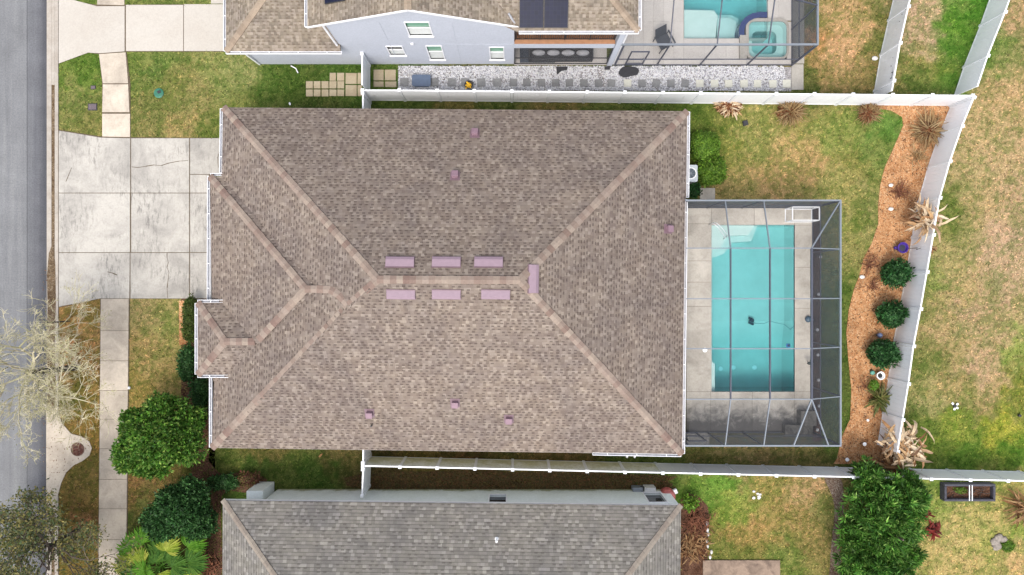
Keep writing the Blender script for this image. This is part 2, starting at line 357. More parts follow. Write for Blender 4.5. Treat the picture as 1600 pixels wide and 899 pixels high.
def crown(name, c, rad, n, size, mat, parent, lumps=9, aspect=.55, box=0, low=-.3, seed=1, fill=.5, gap=.0):
    g = np.random.default_rng(seed)
    lc = g.normal(size=(lumps, 3)); lc /= np.linalg.norm(lc, axis=1, keepdims=True); lc[:, 2] = np.abs(lc[:, 2])*.9-.1
    D = g.normal(size=(n, 3)); D /= np.linalg.norm(D, axis=1, keepdims=True)
    bad = D[:, 2] < low; D[bad, 2] *= -1
    dot = (D@lc.T); m = dot.max(axis=1); k = .80+.22*np.clip((m-.6)/.4, 0, 1)
    if box: mx = np.abs(D).max(axis=1); D = D/((mx[:, None])**box)
    rr = g.uniform(fill, 1, n)**.35
    if gap:
        q = vnoise(D[:, 0]*10+50, D[:, 1]*10+50+D[:, 2]*7, 2.6, seed); keep = (q > gap) | (g.uniform(size=n) < .12)
        D, k, rr = D[keep], k[keep], rr[keep]
    Pn = np.array(c)+D*np.array(rad)*(k*rr)[:, None]; Pn += g.normal(size=Pn.shape)*size*.25
    Pn[:, 2] = np.maximum(Pn[:, 2], .03)
    Nn = D*np.array([1, 1, 1.3])+g.normal(size=Pn.shape)*.55
    V, Fq = leafquads(Pn, Nn, size, aspect); tn = .72+.62*vnoise(Pn[:, 0]+Pn[:, 2], Pn[:, 1]+Pn[:, 2], .28, seed); tn = np.repeat(tn, 4)[:, None]*np.array([[1.0, 1, .95]])
    return npmesh(name, V, Fq, mat, parent, tn)
def sprays(name, c, rad, ncl, nper, size, mat, parent, seed=1, low=-.3, aspect=.22, fill=.35, lumps=20, spread=1.0):
    g = np.random.default_rng(seed); lc = g.normal(size=(lumps, 3)); lc /= np.linalg.norm(lc, axis=1, keepdims=True); lc[:, 2] = np.abs(lc[:, 2])
    D = g.normal(size=(ncl, 3)); D /= np.linalg.norm(D, axis=1, keepdims=True); D[D[:, 2] < low, 2] *= -1
    m = (D@lc.T).max(axis=1); k = .66+.42*np.clip((m-.68)/.32, 0, 1); C = np.array(c)+D*np.array(rad)*(k*g.uniform(fill, 1, ncl)**.4)[:, None]
    A_ = D+g.normal(size=D.shape)*.45+np.array([0, 0, .25]); A_ /= np.linalg.norm(A_, axis=1, keepdims=True)
    Dr = np.repeat(A_, nper, 0)+g.normal(size=(ncl*nper, 3))*.75*spread; Dr /= np.linalg.norm(Dr, axis=1, keepdims=True); cc = np.repeat(C, nper, 0)
    s = size*g.uniform(.6, 1.3, (ncl*nper, 1)); st = cc+Dr*s*g.uniform(.0, .5, (ncl*nper, 1)); W_ = np.cross(Dr, g.normal(size=Dr.shape)+np.array([0, 0, 1.])*.0); W_ /= np.linalg.norm(W_, axis=1, keepdims=True)
    V = np.empty((len(st), 4, 3)); V[:, 0] = st; V[:, 1] = st+Dr*s*.5+W_*s*aspect*.5; V[:, 2] = st+Dr*s; V[:, 3] = st+Dr*s*.5-W_*s*aspect*.5; V[:, :, 2] = np.maximum(V[:, :, 2], .03)
    tn = np.repeat(g.uniform(.5, 1.55, ncl), nper*4)[:, None]*np.ones((1, 3)); return npmesh(name, V.reshape(-1, 3), np.arange(len(st)*4).reshape(-1, 4), mat, parent, tn)
def shrub(name, label, cat, px, py, zc, rad, n, size, mat, group=None, seed=1, **k):
    x, y, _ = P(px, py, zc); t = thing(name, label, cat, (x, y, 0), group)
    s = MB(); rr = random.Random(seed)
    for i in range(7):
        a = rr.uniform(0, 6.28); s.tube([(x+.05*math.cos(a), y+.05*math.sin(a), 0), (x+rad[0]*.3*math.cos(a), y+rad[1]*.3*math.sin(a), zc*.7), (x+rad[0]*.6*math.cos(a), y+rad[1]*.6*math.sin(a), zc+rad[2]*.3)], .03, 5, .008)
    s.build('stem', M['bark'], t)
    crown('foliage', (x, y, zc), rad, n, size, mat, t, seed=seed, **k); sprays('foliage', (x, y, zc+.02), [v*.98 for v in rad], max(30, n//55), 8, size*1.7, mat, t, seed=seed+5, low=-.1, fill=.6, aspect=.45, spread=1.4); return t
def bladegeo(mb, base, ang, length, width, rise, droop, twist=0, seg=5, fold=.25, tipw=0.05, wob=0, rr=random):
    # one arching leaf blade; rise = initial elevation angle, droop = total bend down
    x, y, z = base; pts = []; el = rise; st = length/seg; cur = Vector(base); a = ang
    L_, R_, C_ = [], [], []
    for i in range(seg+1):
        t = i/seg; w_ = width*(math.sin(math.pi*min(1, .12+t*.88))**.7)*(1 if t < .98 else 0)+tipw*width
        dv = Vector((math.cos(a)*math.cos(el), math.sin(a)*math.cos(el), math.sin(el))); sd = Vector((-math.sin(a), math.cos(a), 0))
        nn = sd.cross(dv)*-1; sd2 = (sd*math.cos(twist*t)+nn*math.sin(twist*t))
        C_.append(cur.copy()); L_.append(cur+sd2*w_/2+nn*fold*w_); R_.append(cur-sd2*w_/2+nn*fold*w_)
        cur = cur+dv*st; el -= droop/seg; a += rr.uniform(-wob, wob)
        if cur.z < .04: cur.z = .04
    vs = []
    for l, c, r in zip(L_, C_, R_): vs += [l, c, r]
    fs = []
    for i in range(seg):
        b = i*3; fs += [(b, b+1, b+4, b+3), (b+1, b+2, b+5, b+4)]
    mb.add(vs, fs)
def bladeplant(name, label, cat, px, py, n, length, width, rise, droop, mat, part='leaf', z0=.05, spread=.1, group=None, seed=1, wob=.15, trunk=0, twist=0, jl=.35, angc=None, angw=3.1416, indiv=False):
    x, y, _ = P(px, py); t = thing(name, label, cat, (x, y, 0), group); rr = random.Random(seed); mb = MB()
    if trunk:
        s = MB(); s.tube([(x, y, 0), (x+.02, y, trunk*.5), (x, y+.01, trunk)], .09, 8, .06); s.build('trunk', M['bark'], t)
    for i in range(n):
        a = rr.uniform(0, 6.283) if angc is None else angc+rr.uniform(-angw, angw)
        bx = x+rr.gauss(0, spread); by = y+rr.gauss(0, spread)
        q = MB() if indiv else mb
        bladegeo(q, (bx, by, max(z0, trunk*rr.uniform(.6, 1))), a, length*(1+rr.uniform(-jl, jl)), width*(1+rr.uniform(-.3, .3)), rr.uniform(*rise), rr.uniform(*droop), twist*rr.uniform(-1, 1), wob=wob, rr=rr)
        if indiv: q.build(part, mat, t)
    if not indiv: mb.build(part, mat, t)
    return t
def sheet(name, px, z, mat, thick=.03, kind='structure', world=False):
    poly = [p if world else P(*p)[:2] for p in px]; m = MB(); m.prism(poly, z-thick, z); o = m.build(name, mat)
    if kind: o['kind'] = kind
    return o
def curve(px, k=6):   # Catmull-Rom smoothing of a closed outline
    n = len(px); out = []
    for i in range(n):
        p0, p1, p2, p3 = [Vector(px[(i+j-1) % n]) for j in range(4)]
        for s in range(k):
            t = s/k; out.append(tuple(.5*((2*p1)+(p2-p0)*t+(2*p0-5*p1+4*p2-p3)*t*t+(3*p1-p0-3*p2+p3)*t**3)))
    return out
EXCL = []            # world polygons without grass
def ex(px): EXCL.append([P(*p)[:2] for p in px])
# ================================================================== SETTING
# road, kerb
def rectw(x0, y0, x1, y1): return [(x0, y0), (x1, y0), (x1, y1), (x0, y1)]
o = sheet('road', rectw(-200, -300, P(42, 0)[0], 300), .0, M['asphalt'], world=True)
o = sheet('road_edge_lane', rectw(P(42.6, 0)[0], -300, P(73, 0)[0], 300), -.001, M['asphalt_edge'], world=True)
o = sheet('road_seam', rectw(P(41, 0)[0], -300, P(44, 0)[0], 300), -.01, M['black'], world=True)
def slabs(name, rects, z, mat, gap=.018, kind='structure', thick=.05):
    m = MB()
    for r in rects:
        if len(r) == 4 and not isinstance(r[0], tuple): r = [(r[0], r[1]), (r[2], r[1]), (r[2], r[3]), (r[0], r[3])]
        pts = [Vector(P(*p)[:2]) for p in r]; c = sum(pts, Vector((0, 0)))/len(pts); ar = sum(pts[i].x*pts[(i+1) % len(pts)].y-pts[(i+1) % len(pts)].x*pts[i].y for i in range(len(pts)))
        sg = 1 if ar > 0 else -1; q = []
        for i in range(len(pts)):     # inset polygon
            a, b_, c_ = pts[i-1], pts[i], pts[(i+1) % len(pts)]
            d1 = (b_-a).normalized(); d2 = (c_-b_).normalized(); n1 = Vector((-d1.y, d1.x))*sg; n2 = Vector((-d2.y, d2.x))*sg
            k = n1+n2; k = k/max(.3, k.dot(n1)) if k.length > 1e-6 else n1
            q.append(b_+k*gap/2*1.0)
        m.prism([tuple(v) for v in q], z-thick, z)
    o = m.build(name, mat)
    if kind: o['kind'] = kind
    return o
ys = [-260, -160, -60, 34, 133, 252, 334, 430, 530, 640, 740, 840, 940, 1040]
slabs('kerb', [(73.5, ys[i], 81, ys[i+1]) for i in range(len(ys)-1)]+[(86, ys[i], 91.5, ys[i+1]) for i in range(len(ys)-1)]+[(81, ys[i], 86, ys[i+1]) for i in range(4)], .03, M['kerb'], .006)
sheet('kerb_channel', [(77, 396), (83, 380), (87, 410), (88, 470), (86, 540), (88, 600), (87, 640), (74, 640), (75, 600), (73.6, 540), (75, 480), (74, 430)], .034, M['channel'])
sheet('kerb_channel', [(80.7, 120), (86.3, 120), (86.3, 1050), (80.7, 1050)], .018, M['channel'])
# driveway of the brown house
ex([(73, -200), (92, -200), (92, 1100), (73, 1100)]); ex([(-900, -900), (73, -900), (73, 1900), (-900, 1900)])
DJ = [(91, 203), (160, 214), (204, 215), (348, 216), (348, 273), (328, 273), (328, 467), (158, 467), (92, 481)]
sheet('driveway_bed', DJ, .022, M['joint']); ex(DJ)
slabs('driveway', [[(92, 204), (158, 215), (204.5, 216), (204.5, 302), (92, 302)], (92, 302, 204, 395), [(92, 395), (204, 395), (203, 467), (157, 467), (92, 480)],
    (205, 216, 296.5, 302), (205, 302, 296.5, 395), (204, 395, 296.5, 467), (297, 216, 347, 273), [(297, 273), (327, 273), (327, 302), (297, 302)], (297, 302, 327, 395), (297, 395, 327, 467)], .032, M['drive'], .034)
# cracks in the driveway
ck = MB()
def crack(pts, w_=.03, z=.0345):
    pp = [Vector(P(x, y, z)) for x, y in pts]
    for a, b_ in zip(pp, pp[1:]): ck.bar(a, b_, w_*random.uniform(.5, 1.3), .003)
crack([(206, 261), (216, 262), (228, 260), (240, 258), (252, 259), (264, 255), (280, 252), (294, 251)], .04)
crack([(261, 395), (261, 402), (263, 410), (261, 418), (264, 426), (263, 434), (262, 443), (261, 450), (262, 466)], .035)
crack([(168, 425), (176, 427), (183, 430)], .05); crack([(103, 284), (108, 272), (112, 262)], .025); crack([(345, 232), (340, 246), (341, 262)], .02)
o = ck.build('driveway_cracks', M['joint']); o['kind'] = 'structure'
# neighbour's driveway and the sidewalks
ND = [(92, -60), (352, -60), (352, 81), (200, 81), (157, 84), (138, 83), (92, 100)]
sheet('neighbour_driveway_bed', [(92, 0), (152, 8), (352, 7), (352, 81), (200, 81), (157, 85), (138, 83), (92, 100)], .022, M['joint']); ex([(92, 0), (118, 0), (152, 9), (330, 8), (330, 0), (352, 0), (352, 81), (200, 81), (157, 84), (138, 83), (92, 100)])
slabs('neighbour_driveway', [[(92, -4), (118, 1), (152, 10), (195.5, 10), (195.5, 81), (157, 84), (138, 83), (92, 100)], (197, 8, 287, 80.5), (287.5, 7, 352, 80.5)], .032, M['drive_new'], .02)
sheet('neighbour_porch_path', [(330, -60), (352, -60), (352, 6), (330, 6)], .03, M['drive_new']); ex([(330, -60), (352, -60), (352, 6), (330, 6)])
walk = [[(154, -70), (195, -70), (195, 9), (152, 8)], [(155, 85), (197, 82), (201, 131), (161, 131)], [(161, 132), (201, 132), (203, 176), (160, 176)], [(160, 178), (204, 178), (204, 215), (160, 214)]]
lw = [467, 517, 564, 610, 655, 701, 749, 795, 843, 891, 940, 990]
for i in range(len(lw)-1):
    a, b_ = lw[i], lw[i+1]; e = lambda y: 158-(y-467)*.009; g = lambda y: 202-(y-467)*.010
    walk.append([(e(a), a), (g(a), a), (g(b_), b_), (e(b_), b_)])
slabs('sidewalk', walk, .036, M['walk'], .02)
sheet('sidewalk_bed', [(155, 85), (198, 82), (204, 131), (204, 215), (160, 214), (160, 131)], .024, M['joint'])
sheet('sidewalk_bed', [(157, 467), (203, 467), (198, 990), (153, 990)], .024, M['joint'])
ex([(155, 83), (199, 81), (204, 131), (204, 216), (160, 216), (160, 131)]); ex([(157, 467), (203, 467), (198, 990), (153, 990)]); ex([(152, -70), (195, -70), (195, 10), (152, 10)])
# rounded concrete inlet apron with its round grate
APR = [(73, 640), (90, 642), (98, 662), (112, 678), (128, 682), (140, 690), (144, 700), (140, 712), (130, 720), (116, 727), (104, 738), (96, 755), (90, 778), (86, 800), (73, 802)]
sheet('drain_apron', APR, .04, M['walk'], .06); ex(APR)
# mulch bed along the east fence (fence base in world metres)
FE = [(22.48, 9.35), (21.9, 7.85), (21.3, 6.14), (20.8, 4.37), (20.49, 2.56), (20.18, .76), (19.87, -1.04), (19.53, -2.84), (19.28, -4.68), (19.0, -6.42), (18.83, -7.9), (18.66, -9.2)]
bedL = [(1335, 162), (1372, 170), (1392, 173), (1409, 183), (1411, 196), (1402, 218), (1392, 240), (1382, 262), (1375, 290), (1372, 320), (1372, 350), (1362, 380), (1349, 404), (1342, 432), (1334, 452), (1326, 484), (1322, 520), (1325, 560), (1330, 610), (1328, 655), (1314, 685), (1308, 716), (1302, 725)]
BED = [P(*p)[:2] for p in bedL]+[P(1395, 724)[:2]]+FE[::-1][1:]+[P(1484, 164)[:2]]
sheet('mulch_bed', BED, .03, M['mulch'], .06, world=True); EXCL.append(BED)
# planting strip against the cage
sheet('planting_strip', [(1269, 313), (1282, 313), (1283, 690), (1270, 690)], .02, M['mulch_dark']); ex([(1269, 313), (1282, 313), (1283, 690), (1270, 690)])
# narrow bed at the front of the house, leaf litter strips
F1 = curve([(282, 470), (331, 470), (331, 705), (326, 716), (345, 740), (385, 738), (418, 750), (384, 770), (346, 776), (346, 905), (300, 905), (318, 830), (330, 770), (300, 745), (300, 700), (284, 640), (284, 560)], 3)
sheet('front_bed', F1, .012, M['mulch_dark']); 
sheet('front_edge_mulch', [(280, 470), (288, 470), (297, 536), (280, 540)], .02, M['mulch'])
sheet('leaf_litter', curve([(582, 738), (1020, 742), (1040, 752), (1045, 768), (900, 772), (582, 768)], 3), .010, M['dead'])
sheet('leaf_litter', curve([(1064, 780), (1105, 790), (1106, 850), (1100, 930), (1064, 930)], 3), .012, M['mulch_dark']); ex([(1064, 775), (1106, 785), (1102, 930), (1064, 930)])
SB = curve([(1288, 746), (1312, 746), (1318, 770), (1318, 800), (1312, 850), (1318, 940), (1296, 940), (1298, 860), (1304, 800), (1298, 770)], 3)
sheet('sandy_path', SB, .012, M['sand']); ex(SB)
# gravel bed
GB = [(622, 103), (1236, 105), (1236, 143), (622, 141)]
sheet('gravel_bed_ground', GB, .012, M['gravel_bed']); ex(GB)
gb = [P(*p)[:2] for p in GB]
def stones():
    bm = bmesh.new(); bmesh.ops.create_icosphere(bm, subdivisions=1, radius=1); bv = np.array([v.co[:] for v in bm.verts]); bf = np.array([[v.index for v in f.verts] for f in bm.faces]); bm.free()
    n = 11500; x = rng.uniform(gb[0][0]+.03, gb[1][0]-.25, n); y = rng.uniform(gb[2][1]+.03, gb[0][1]-.02, n)
    pxx = 800+x*F/H; thin = vnoise(x, y, .5, 3); keep = (thin > .18) | (rng.uniform(size=n) < .35)
    keep &= ~((pxx > 1226))
    x, y = x[keep], y[keep]; n = len(x); s = rng.uniform(.022, .05, (n, 3)); s[:, 2] *= .65; a = rng.uniform(0, 6.28, n)
    V = bv[None]*s[:, None]*rng.uniform(.8, 1.2, (n, 12, 1)); X = V[:, :, 0]*np.cos(a)[:, None]-V[:, :, 1]*np.sin(a)[:, None]; Y = V[:, :, 0]*np.sin(a)[:, None]+V[:, :, 1]*np.cos(a)[:, None]
    V = np.stack([X+x[:, None], Y+y[:, None], V[:, :, 2]+rng.uniform(.015, .045, n)[:, None]], 2)
    Fc = (bf[None]+np.arange(n)[:, None, None]*12).reshape(-1, 3)
    o = npmesh('gravel', V.reshape(-1, 3), Fc, M['gravel']); props(o, 'loose white landscaping stones filling the strip beside the grey two storey house', 'gravel', kind='stuff')
stones()
def chips(name, poly, n, mat, label, size=.05):
    X = np.array([p[0] for p in poly]); Y = np.array([p[1] for p in poly]); x = rng.uniform(X.min(), X.max(), n*3); y = rng.uniform(Y.min(), Y.max(), n*3)
    k = inpoly(x, y, poly); x, y = x[k][:n], y[k][:n]; m_ = len(x)
    C = np.stack([x, y, rng.uniform(.035, .06, m_)], 1); V, Fq = leafquads(C, np.array([[0, 0, 1.]])+rng.normal(size=(m_, 3))*.35, size, .35)
    o = npmesh(name, V, Fq, mat); props(o, label, 'mulch', kind='stuff')
chips('mulch_chips', BED, 9000, M['chip'], 'loose orange wood chips covering the curved bed along the east fence', .085)
IV = [P(*p)[:2] for p in curve([(582, 738), (1020, 742), (1044, 752), (1045, 768), (900, 772), (582, 768)], 3)]
chips('ground_ivy', IV, 9000, islandmat('ivy leaves', [A(120, 78, 50), A(92, 92, 44), A(150, 100, 66), A(76, 84, 44), A(104, 70, 48), A(134, 124, 64)], .8, .15), 'brown and olive dying ground cover between the mossy fence and the grey roofed house', .12)
FLV = islandmat('fallen leaves', [A(110, 72, 48), A(140, 96, 62), A(84, 56, 42), A(196, 160, 118), A(120, 60, 40)], .9, .1)
chips('fallen_leaves', BED, 1500, FLV, 'scattered brown leaves lying on the orange mulch bed', .14)
for q_ in ([(93, 490), (156, 480), (152, 899), (90, 899)], [(204, 700), (300, 700), (280, 899), (202, 899)]): chips('fallen_leaves', [P(*p)[:2] for p in q_], 500, FLV, 'scattered brown leaves lying on the grass verge near the sidewalk', .10)
chips('fallen_leaves', [P(*p)[:2] for p in ((66, 420), (92, 420), (92, 899), (66, 899))], 260, FLV, 'scattered brown leaves lying along the kerb', .09)
# pool deck
PX0, PX1, PY0, PY1 = 1111.5, 1241, 352, 612
dk = [(1072, 325, 1111.5, 350), (1111.5, 325, 1178, 352), (1178, 325, 1241, 352), (1241, 325, 1269, 352)]
for a, b_ in ((350, 388), (388, 408), (408, 441), (441, 479), (479, 545), (545, 612)): dk.append((1072, a, 1111.5, b_))
for a, b_ in ((352, 418), (418, 482), (482, 545), (545, 612)): dk.append((1241, a, 1269, b_))
dk += [(1072, 612, 1110, 676), (1110, 612, 1175, 624), (1175, 612, 1241, 624), (1241, 612, 1269, 624), (1110, 624, 1175, 676), (1175, 624, 1241, 676), (1241, 624, 1269, 676)]
slabs('pool_deck', dk, .05, M['deck'], .014, thick=.10)
sheet('pool_deck_bed', [(1072, 325), (1269, 325), (1269, 352), (1072, 352)], .035, M['joint']); sheet('pool_deck_bed', [(1072, 352), (1111, 352), (1111, 612), (1072, 612)], .035, M['joint'])
sheet('pool_deck_bed', [(1241.5, 352), (1269, 352), (1269, 612), (1241.5, 612)], .035, M['joint']); sheet('pool_deck_bed', [(1072, 612), (1269, 612), (1269, 676), (1072, 676)], .035, M['joint'])
ex([(1060, 325), (1269, 325), (1269, 676), (1060, 676)])
slabs('concrete_pad', [(1093, 294, 1117, 312)], .06, M['deck']); ex([(1093, 294), (1117, 294), (1117, 312), (1093, 312)])
slabs('concrete_pad', [(1072, 676, 1108, 697)], .06, M['coping']); 
# neighbour's deck: pool and spa are holes
NPX = (1069, 1198, -70, 60); NSP = (1168, 1228, 34, 92)
nd = []
for i in range(7): nd.append((958+i*15.7, -90, 958+(i+1)*15.7, -30)); 
for i in range(7):
    for a, b_ in ((-30, 0), (0, 35), (35, 70), (70, 103)): nd.append((958+i*15.7, a, 958+(i+1)*15.7, b_))
nd += [(1068, 61, 1100, 103), (1100, 61, 1134, 103), (1134, 61, 1166, 103), (1166, 93, 1198, 103), (1198, 93, 1238, 103), (1229, 35, 1238, 93), (1199, -90, 1216, 33), (1216, -90, 1238, 33)]
slabs('neighbour_deck', nd, .06, M['deck_paver'], .006, thick=.1)
sheet('neighbour_deck_bed', [(958, -90), (1067, -90), (1067, 103), (958, 103)], .045, M['joint']); sheet('neighbour_deck_bed', [(1067, 62), (1166, 62), (1166, 103), (1067, 103)], .045, M['joint'])
slabs('neighbour_side_walk', [(1238, -80, 1256, 55), (1238, 55, 1256, 100), [(1236, 101), (1255, 101), (1255, 141), (1236, 141)]], .05, M['coping'], .01)
ex([(958, -90), (1256, -90), (1256, 142), (958, 142)])
ex([(1097, 875), (1218, 875), (1218, 960), (1097, 960)])
o = slabs('patio_slab', [(1098, 875, 1218, 960)], .08, M['slab_brown'], .0, thick=.1)
# house footprints
ex([(370, 190), (1050, 190), (1050, 690), (370, 690)]); ex([(405, -200), (958, -200), (958, 98), (405, 98)]); ex([(440, 768), (1035, 768), (1035, 1200), (440, 1200)])
# ------------------------------------------------------------------ lawn colours: sample points (pixel x, y, colour)
CP = """125 110 95 140 45|110 160 140 150 80|140 195 135 140 70|220 100 130 150 70|235 105 100 140 60|300 150 150 150 85|330 110 145 160 85|230 190 145 145 80|290 205 168 155 92|340 190 120 140 60|270 130 150 150 80
375 110 150 165 95|420 120 85 130 48|450 140 75 115 38|500 155 90 115 50|550 110 75 125 45|400 150 120 140 65|600 108 90 130 50|650 163 90 120 50|720 163 125 120 60|780 163 100 120 55|870 163 140 130 70|960 163 100 125 55|1060 163 95 125 45
1090 200 90 125 40|1130 230 145 155 68|1180 215 172 170 95|1200 280 196 168 108|1260 260 198 168 108|1240 200 155 155 78|1310 205 140 160 75|1390 195 85 150 55|1330 260 145 150 72|1380 235 118 148 66|1300 290 165 165 90|1160 300 175 165 95|1130 300 165 155 90|1350 330 160 160 92|1335 400 150 155 82|1325 350 130 150 65|1320 470 95 130 48|1318 560 82 115 42|1322 640 85 120 45|1310 690 90 120 50|1225 240 190 170 105
1520 430 188 168 120|1500 560 178 162 105|1485 520 180 162 108|1550 605 184 164 112|1490 600 172 158 98|1565 250 190 170 120|1525 330 184 166 112|1500 450 182 166 108|1540 560 190 168 122|1470 545 168 156 96|1590 490 186 168 116|1530 200 188 170 116|1590 30 190 165 118|1560 150 195 170 118|1520 250 185 170 115|1590 300 192 168 125|1480 330 122 142 62|1500 400 172 165 102|1560 380 192 168 132|1462 430 138 158 78|1550 500 195 170 125|1455 480 150 150 82|1590 545 140 168 72|1450 570 128 142 68|1530 570 195 168 130|1460 620 165 165 100|1540 640 165 152 92|1590 610 140 150 52|1500 668 140 165 52|1560 675 172 180 42|1440 690 92 130 40|1520 708 85 142 38|1590 712 90 152 35|1400 700 110 140 50|1510 480 190 165 125|1500 520 180 165 115|1565 440 190 168 128|1480 200 185 165 115
1290 20 195 168 114|1340 40 206 174 120|1330 90 212 174 124|1280 60 205 155 95|1380 40 125 132 62|1372 85 110 128 55|1262 135 110 125 60|1300 122 175 152 95|1360 130 122 125 62|1268 30 128 138 60|1310 60 205 170 118|1350 110 160 145 85
1440 30 208 178 145|1450 70 202 176 142|1500 35 85 160 40|1535 10 55 150 30|1488 68 70 150 40|1515 100 108 150 60|1438 98 170 165 90|1425 132 78 130 42|1480 130 68 140 38|1470 108 130 160 60|1512 65 80 150 40|1425 110 150 150 80|1410 130 160 150 85|1465 50 190 170 125
1090 770 95 150 48|1130 760 88 158 45|1150 800 140 165 62|1200 765 168 155 82|1180 830 178 150 84|1240 795 178 152 92|1270 850 152 142 78|1230 870 130 150 68|1283 790 138 142 75|1140 860 112 130 52|1150 840 165 145 75|1250 830 170 150 85|1215 800 165 150 80|1265 765 190 160 110
1450 780 172 185 92|1500 820 198 186 112|1560 810 192 180 106|1450 860 188 176 102|1590 870 200 175 112|1520 870 192 176 106|1460 758 108 150 58|1590 755 180 175 92|1480 850 195 182 112|1540 850 175 180 90|1575 830 130 165 60
340 720 100 120 50|420 712 125 118 60|400 750 75 115 42|480 750 78 118 44|540 715 110 105 55|450 735 95 120 50|650 710 120 108 50|800 712 120 108 55|900 714 130 110 62|1000 718 90 118 46|1100 708 125 122 62|1150 712 150 138 85|1200 712 135 125 75|1280 705 120 118 62|620 750 100 88 55|750 755 110 85 52|900 755 115 92 55|1030 748 100 130 52
220 490 172 160 100|260 515 160 162 88|230 560 178 160 96|270 590 168 152 86|215 600 162 148 72|215 720 140 118 55|230 780 98 118 52|210 760 158 125 70|245 760 130 115 60|215 830 100 115 52|120 490 180 142 78|140 520 182 148 88|110 560 178 135 84|140 610 168 138 72|110 620 115 115 44|150 680 158 126 55|130 750 138 122 58|110 790 138 118 55|145 830 166 120 78|130 870 138 122 50|110 850 130 115 50|90 600 170 135 80"""
cps = np.array([[float(v) for v in s.split()] for ln in CP.split('\n') for s in ln.split('|')])
cxy = np.array([P(a, b_)[:2] for a, b_ in cps[:, :2]]); crgb = np.array([[v for v in lin(c)] for c in cps[:, 2:]])
def gcol(x, y):
    wx = x+(vnoise(x, y, .9, 5)-.5)*1.0+(vnoise(x, y, .3, 6)-.5)*.9; wy = y+(vnoise(x, y, .9, 7)-.5)*1.0+(vnoise(x, y, .3, 8)-.5)*.9
    out = np.zeros((len(x), 3))
    for i in range(0, len(x), 20000):
        dx = wx[i:i+20000, None]-cxy[None, :, 0]; dy = wy[i:i+20000, None]-cxy[None, :, 1]; ww = 1/(dx*dx+dy*dy+.25)**2.2
        out[i:i+20000] = (ww@crgb)/ww.sum(1, keepdims=True)
    n1 = vnoise(x, y, .13, 11); n2 = vnoise(x, y, .42, 12); n3 = vnoise(x, y, 1.3, 13); n0 = vnoise(x, y, .06, 14); s = (n0-.5)*.7+(n1-.5)*.9+(n2-.5)*.55+(n3-.5)*.35
    dry = np.array([1.40, 1.20, 1.28]); grn = np.array([.68, .78, .58]); t = np.clip(s*1.7+.5, 0, 1)[:, None]
    out[:, 0] = np.where(out[:, 1] > out[:, 0], out[:, 0]*.82+out[:, 1]*.18, out[:, 0]*1.0)
    g_ = out.mean(1, keepdims=True); out = out*.80+g_*.20*np.array([1.05, 1.0, .80])
    return out*(grn*(1-t)+dry*t)*K*1.06*np.array([.98, 1.0, .96])
GX0, GX1, GY0, GY1 = -26, 28, -16.5, 17
holes = [(P(1111.5, 0)[0], P(1241, 0)[0], P(0, 612)[1], P(0, 352)[1]), (P(1068.5, 0)[0], P(1198.5, 0)[0], P(0, 60.5)[1], P(0, -72)[1]), (P(1167, 0)[0], P(1229, 0)[0], P(0, 92.5)[1], P(0, 33.5)[1])]
def lawn():
    gx = set(np.round(np.arange(GX0, GX1+.01, .1), 3)); gy = set(np.round(np.arange(GY0, GY1+.01, .1), 3))
    for h in holes: gx |= set(h[:2]); gy |= set(h[2:])
    gx = np.array(sorted(gx | {-400, -150, -60, 60, 150, 400})); gy = np.array(sorted(gy | {-400, -150, -60, 60, 150, 400}))
    X, Y = np.meshgrid(gx, gy); nx, ny = len(gx), len(gy); x, y = X.ravel(), Y.ravel()
    col = gcol(x, y); z = np.where((np.abs(x) < 29) & (np.abs(y) < 17), 0, 0)-.0
    Zr = np.where(x < P(90, 0)[0], -.06, 0.)
    V = np.stack([x, y, Zr], 1); i, j = np.meshgrid(np.arange(nx-1), np.arange(ny-1)); i, j = i.ravel(), j.ravel()
    cx = (gx[i]+gx[i+1])/2; cy = (gy[j]+gy[j+1])/2; keep = np.ones(len(i), bool)
    for a, b_, c, d_ in holes: keep &= ~((cx > a) & (cx < b_) & (cy > c) & (cy < d_))
    i, j = i[keep], j[keep]; Fc = np.stack([j*nx+i, j*nx+i+1, (j+1)*nx+i+1, (j+1)*nx+i], 1)
    o = npmesh('lawn', V, Fc, M['lawn'], None, col); o['kind'] = 'structure'
lawn()
def grass(n=240000):
    x = rng.uniform(-24.6, 27.5, n); y = rng.uniform(-15.8, 15.8, n); k = np.ones(n, bool)
    for p in EXCL: k &= ~inpoly(x, y, p)
    k &= (vnoise(x, y, .22, 21) > .30) | (rng.uniform(size=n) < .3)
    x, y = x[k], y[k]; m_ = len(x); a = rng.uniform(0, 6.283, m_); ln = rng.uniform(.06, .16, m_); wd = rng.uniform(.012, .034, m_); hgt = rng.uniform(.02, .06, m_)
    c, s = np.cos(a), np.sin(a); V = np.empty((m_, 3, 3))
    V[:, 0] = np.stack([x-s*wd, y+c*wd, np.zeros(m_)], 1); V[:, 1] = np.stack([x+s*wd, y-c*wd, np.zeros(m_)], 1); V[:, 2] = np.stack([x+c*ln, y+s*ln, hgt], 1)
    col = gcol(x, y)*rng.uniform(.42, 1.75, (m_, 1)); yl = rng.uniform(size=m_) < .22; col[yl] *= np.array([1.4, 1.2, 1.15])
    o = npmesh('grass', V.reshape(-1, 3), np.arange(m_*3).reshape(m_, 3), M['blade'], None, np.repeat(col, 3, 0)); props(o, 'short patchy green and straw coloured lawn grass around the houses', 'grass', kind='stuff')
grass()
